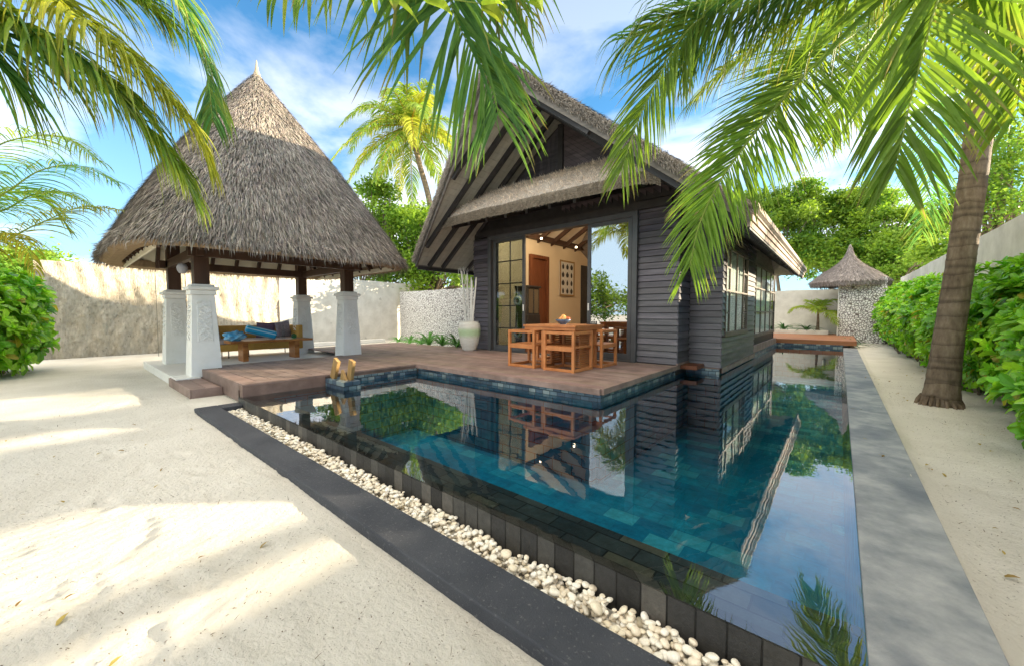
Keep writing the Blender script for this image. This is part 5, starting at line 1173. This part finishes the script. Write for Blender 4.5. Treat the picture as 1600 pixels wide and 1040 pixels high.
def tree(label, base, blobs, nclus, nleaf, size, tint, tint2, group=None, name='broadleaf_tree', spread=.33, trunk_r=.16):
    root = thing(name, tuple(base), label, 'tree', group); b = MB(); tr = MB()
    base = np.array(base, float); cen = np.array([x[:3] for x in blobs]).mean(0)
    fork = base*.45+cen*.55; tr.tube(resample([base, (base+fork)/2+np.array([.15, .1, 0]), fork], 10), np.linspace(trunk_r, trunk_r*.6, 10), 8)
    w = np.array([x[3]**2 for x in blobs]); w = w/w.sum()
    for (cx, cy, cz, r_), ww in zip(blobs, w):
        nc = max(6, int(nclus*ww)); d = rng.normal(0, 1, (nc, 3)); d /= np.linalg.norm(d, axis=1)[:, None]; d[:, 2] = np.where(d[:, 2] < -.5, -d[:, 2]*.4, d[:, 2])
        rad = r_*(.45+.6*rng.random(nc)**.5)*(1+.16*np.sin(d[:, 0]*5+cx*2)+.14*np.sin(d[:, 2]*6+cy)); cc_ = np.array([cx, cy, cz])+d*rad[:, None]*np.array([1, 1, .9])
        k = max(10, int(nleaf*ww/nc)); P = np.repeat(cc_, k, 0)+rng.normal(0, spread, (nc*k, 3))*np.array([1, 1, .7])
        Nn = rng.normal(0, .7, (nc*k, 3))+np.array([0, 0, .9]); Nn /= np.linalg.norm(Nn, axis=1)[:, None]
        t = np.repeat(rng.random((nc, 1)), k, 0)*.7+rng.random((nc*k, 1))*.3; col = tint*(1-t)+tint2*t
        D = rng.normal(0, 1, P.shape); D -= (D*Nn).sum(1)[:, None]*Nn; D /= np.linalg.norm(D, axis=1)[:, None]; Wv = np.cross(D, Nn)
        s_ = size*rng.uniform(.6, 1.3, (len(P), 1)); V = np.stack([P, P+D*s_*.5+Wv*s_*.28, P+D*s_-Nn*s_*.15, P+D*s_*.5-Wv*s_*.28], 1).reshape(-1, 3); i = np.arange(len(P))[:, None]*4
        b.add(V, [np.concatenate([i, i+1, i+2, i+3], 1)], np.repeat(col, 4, 0))
        for q in range(min(nc, 10)): tr.tube(resample([fork, (fork+cc_[q])/2+rng.normal(0, .2, 3), cc_[q]], 7), np.linspace(trunk_r*.35, .015, 7), 5)
    b.build('crown', 'leaf_tree', root); tr.build('trunk', 'branch', root, smooth=True); return root
TG1 = np.array([.05, .15, .02]); TG2 = np.array([.26, .38, .04]); TY = np.array([.30, .42, .05])
def bl(u, v, d, r_): p = pt(u, v, d); return (p[0], p[1], p[2], r_)
def gnd(u, d): p = pt(u, 490, d); return (p[0], p[1], 0)
G_ = 'trees beyond the garden walls'
tree('bright yellow green tree with pointed top between pavilion and far palm trunk', gnd(600, 21), [bl(600, 350, 21, 1.7), bl(590, 305, 21, 1.0), bl(570, 400, 20, 1.6), bl(640, 400, 20, 1.5)], 70, 16000, .20, TG1*1.3, TY, G_)
tree('dense mid green tree behind the villa left eave', gnd(680, 19), [bl(680, 365, 19, 1.4), bl(700, 420, 18, 1.4), bl(655, 345, 20, 1.2), bl(740, 440, 17, 1.3), bl(630, 440, 19, 1.3)], 70, 16000, .19, TG1*1.3, TG2*1.1, G_)
tree('dark green tree low behind the pavilion right corner', gnd(560, 19), [bl(520, 415, 20, .9), bl(570, 410, 20, 1.0), bl(610, 415, 19, .9)], 40, 8000, .19, TG1, TG2, G_)
tree('tall dark green tree beyond the villa right eave', gnd(1215, 27), [bl(1210, 360, 27, 2.6), bl(1240, 400, 26, 2.2), bl(1195, 330, 28, 2.0)], 90, 18000, .24, TG1, TG2, G_)
tree('broad sunlit tree rising behind the far wall', gnd(1300, 28), [bl(1290, 350, 28, 2.6), bl(1265, 320, 28, 1.7), bl(1330, 330, 28, 1.9), bl(1310, 400, 26, 2.2), bl(1270, 410, 25, 1.6)], 110, 24000, .24, TG1*1.3, TY, G_)
tree('yellow green tree behind the hut to its right', gnd(1385, 25), [bl(1380, 350, 25, 1.9), bl(1410, 390, 24, 1.6), bl(1360, 320, 26, 1.6), bl(1440, 370, 23, 1.4), bl(1405, 430, 22, 1.3), bl(1350, 425, 24, 1.4), bl(1385, 400, 23, 1.3), bl(1470, 400, 18, 1.0)], 130, 30000, .22, TG1*1.4, TY*1.1, G_)
tree('light leafy tree over the right wall behind the palm trunk', gnd(1570, 12), [bl(1560, 270, 12, .9), bl(1600, 250, 12, 1.0), bl(1575, 215, 12.5, .7), bl(1570, 320, 12, .9), bl(1530, 330, 12.5, .9), bl(1480, 340, 13, .9)], 40, 9000, .13, TG1*1.4, TY, G_)
tree('yellow sunlit bush top behind the left shrub', gnd(20, 12), [bl(15, 420, 12, .9), bl(50, 440, 12.5, .7), bl(-30, 430, 12, 1.0)], 30, 7000, .16, TG1*1.8, TY, G_)
tree('tree mass behind the viewpoint on the left', (-13, -8, 0), [(-13, -8, 2.0, 1.8), (-11, -9, 1.8, 1.5), (-15, -7, 2.2, 1.6)], 50, 9000, .2, TG1, TG2, G_)

def strap(b, c, n, Ln, wid, tint, up=.9):
    for k in range(n):
        a = k*2.399+rng.uniform(-.3, .3); el = rng.uniform(.5, 1.35)*up; m = 7; s_ = np.linspace(0, 1, m); L_ = Ln*rng.uniform(.7, 1.1)
        h = np.array([math.cos(a)*math.cos(el), math.sin(a)*math.cos(el), math.sin(el)]); P = np.array(c)+h*L_*s_[:, None]+np.array([math.cos(a)*.25, math.sin(a)*.25, -.55])*L_*(s_**2.3)[:, None]
        W_ = np.array([-math.sin(a), math.cos(a), 0]); w_ = wid*.5*np.array([.5, .9, 1, .95, .75, .45, .03])
        col = tint*rng.uniform(.7, 1.35)
        V = np.concatenate([P-W_*w_[:, None], P-np.array([0, 0, 1])*w_[:, None]*.35, P+W_*w_[:, None]]); i = np.arange(m-1)
        b.add(V, [np.concatenate([np.stack([i, i+1, i+1+m, i+m], 1), np.stack([i+m, i+m+1, i+1+2*m, i+2*m], 1)])], col)
for i, (u, v, z0, Ln, l) in enumerate(((623, 534, .05, .6, 'smallest strap leaved plant, farthest left before the coral wall'), (641, 536, .1, .7, 'second strap leaved plant from the left before the coral wall'), (658, 538, .15, .8, 'third strap leaved plant from the left before the coral wall'), (670, 539, .2, 1.0, 'tall strap leaved plant in the middle of the row before the coral wall'), (691, 540, .22, .85, 'strap leaved plant second from the white vase'), (714, 542, .25, .95, 'dark green strap leaved plant right beside the white vase'))):
    r = np.array(pt(u, v, 1))-np.array([0, 0, HC]); t_ = (z0-HC)/r[2]; p = np.array([0, 0, HC])+r*t_
    b = MB(); strap(b, p, 20, Ln, .065, np.array([.07, .22, .04])*(1.4-.12*i)); o = b.build('strap_leaf_plant', 'leaf_shrub', origin=p); tag(o, l, 'plant', 'strap leaved plants by the coral wall')
for i, (u, v, l) in enumerate(((497, 531, 'farthest left, beside the rear pavilion pier'), (518, 530, 'just left of the front right pier'), (568, 530, 'just right of the front right pier'), (584, 529, 'third from the right'), (598, 528, 'second from the right'), (610, 528, 'farthest right, near the coral wall'))):
    r = np.array(pt(u, v, 1))-np.array([0, 0, HC]); t_ = (.06-HC)/r[2]; p = np.array([0, 0, HC])+r*t_
    b = MB(); strap(b, p, 14, .26, .06, np.array([.05, .15, .03])); o = b.build('seedling', 'leaf_shrub', origin=p); tag(o, 'tiny seedling along the foot of the pale wall, '+l, 'plant', 'seedlings along the wall')
p = (-11.75, 1.62, .03); b = MB(); strap(b, p, 18, .4, .05, np.array([.12, .2, .03])); o = b.build('strap_leaf_plant', 'leaf_shrub', origin=p); tag(o, 'single small plant beside the rear left pavilion pier', 'plant')
for (x, y, z_, Ln, l) in ((.28, 17.6, .06, .75, 'spiky agave between the far platform and the hedge'), (-2.6, 20.9, .46, .6, 'grassy clump at the left of the far planter'), (-1.9, 21, .46, .8, 'bushy grass clump in the middle of the far planter'), (-1.1, 20.9, .46, .7, 'sparse dark clump beside the young palm')):
    b = MB(); strap(b, (x, y, z_), 30, Ln, .055, np.array([.05, .14, .05])); o = b.build('spiky_plant', 'leaf_shrub', origin=(x, y, z_)); tag(o, l, 'plant')
cp_ = (-.72, 20.9, 1.25); fr = []
for k in range(9): fr.append(dict(path=arc(cp_, k*2.399+.4, R([58, 35, 15][k % 3]), 1.5, .55), leaf=.5, n=34, wid=.03, droop=.5, tint=LIME*.9, rach=.014))
palm('young palm with arching fronds in the far planter', [(-.72, 20.9, .46), (-.71, 20.9, .8), cp_], .06, .035, fr)

n = 90; x = rng.uniform(.5, 1.3, n); y = rng.uniform(2.5, 12, n); k = rng.random(n) < .25; x[k] = rng.uniform(-6, -1.5, k.sum()); y[k] = rng.uniform(-.6, .9, k.sum())
k2 = rng.random(n) < .08; x[k2] = rng.uniform(.15, .38, k2.sum()); y[k2] = rng.uniform(2, 9, k2.sum())
zb = np.where(k2, .125, np.where(k, .012+.01*snoise(x, y), .065+.018*snoise(x, y)+.01)); Nn = np.stack([rng.normal(0, .15, n), rng.normal(0, .15, n), np.ones(n)], 1); Nn /= np.linalg.norm(Nn, axis=1)[:, None]
t = rng.random((n, 1)); V, Fs, cc = leaves(np.stack([x, y, zb+.004], 1), Nn, rng.uniform(.02, .05, n), np.array([.22, .13, .05])*(1-t)+np.array([.45, .36, .12])*t, .45, fold=.1)
o = MB().add(V, Fs, cc).build('fallen_leaves', 'leaf_tree'); tag(o, 'dry brown and yellow leaves fallen on the sand', 'leaves', kind='stuff')
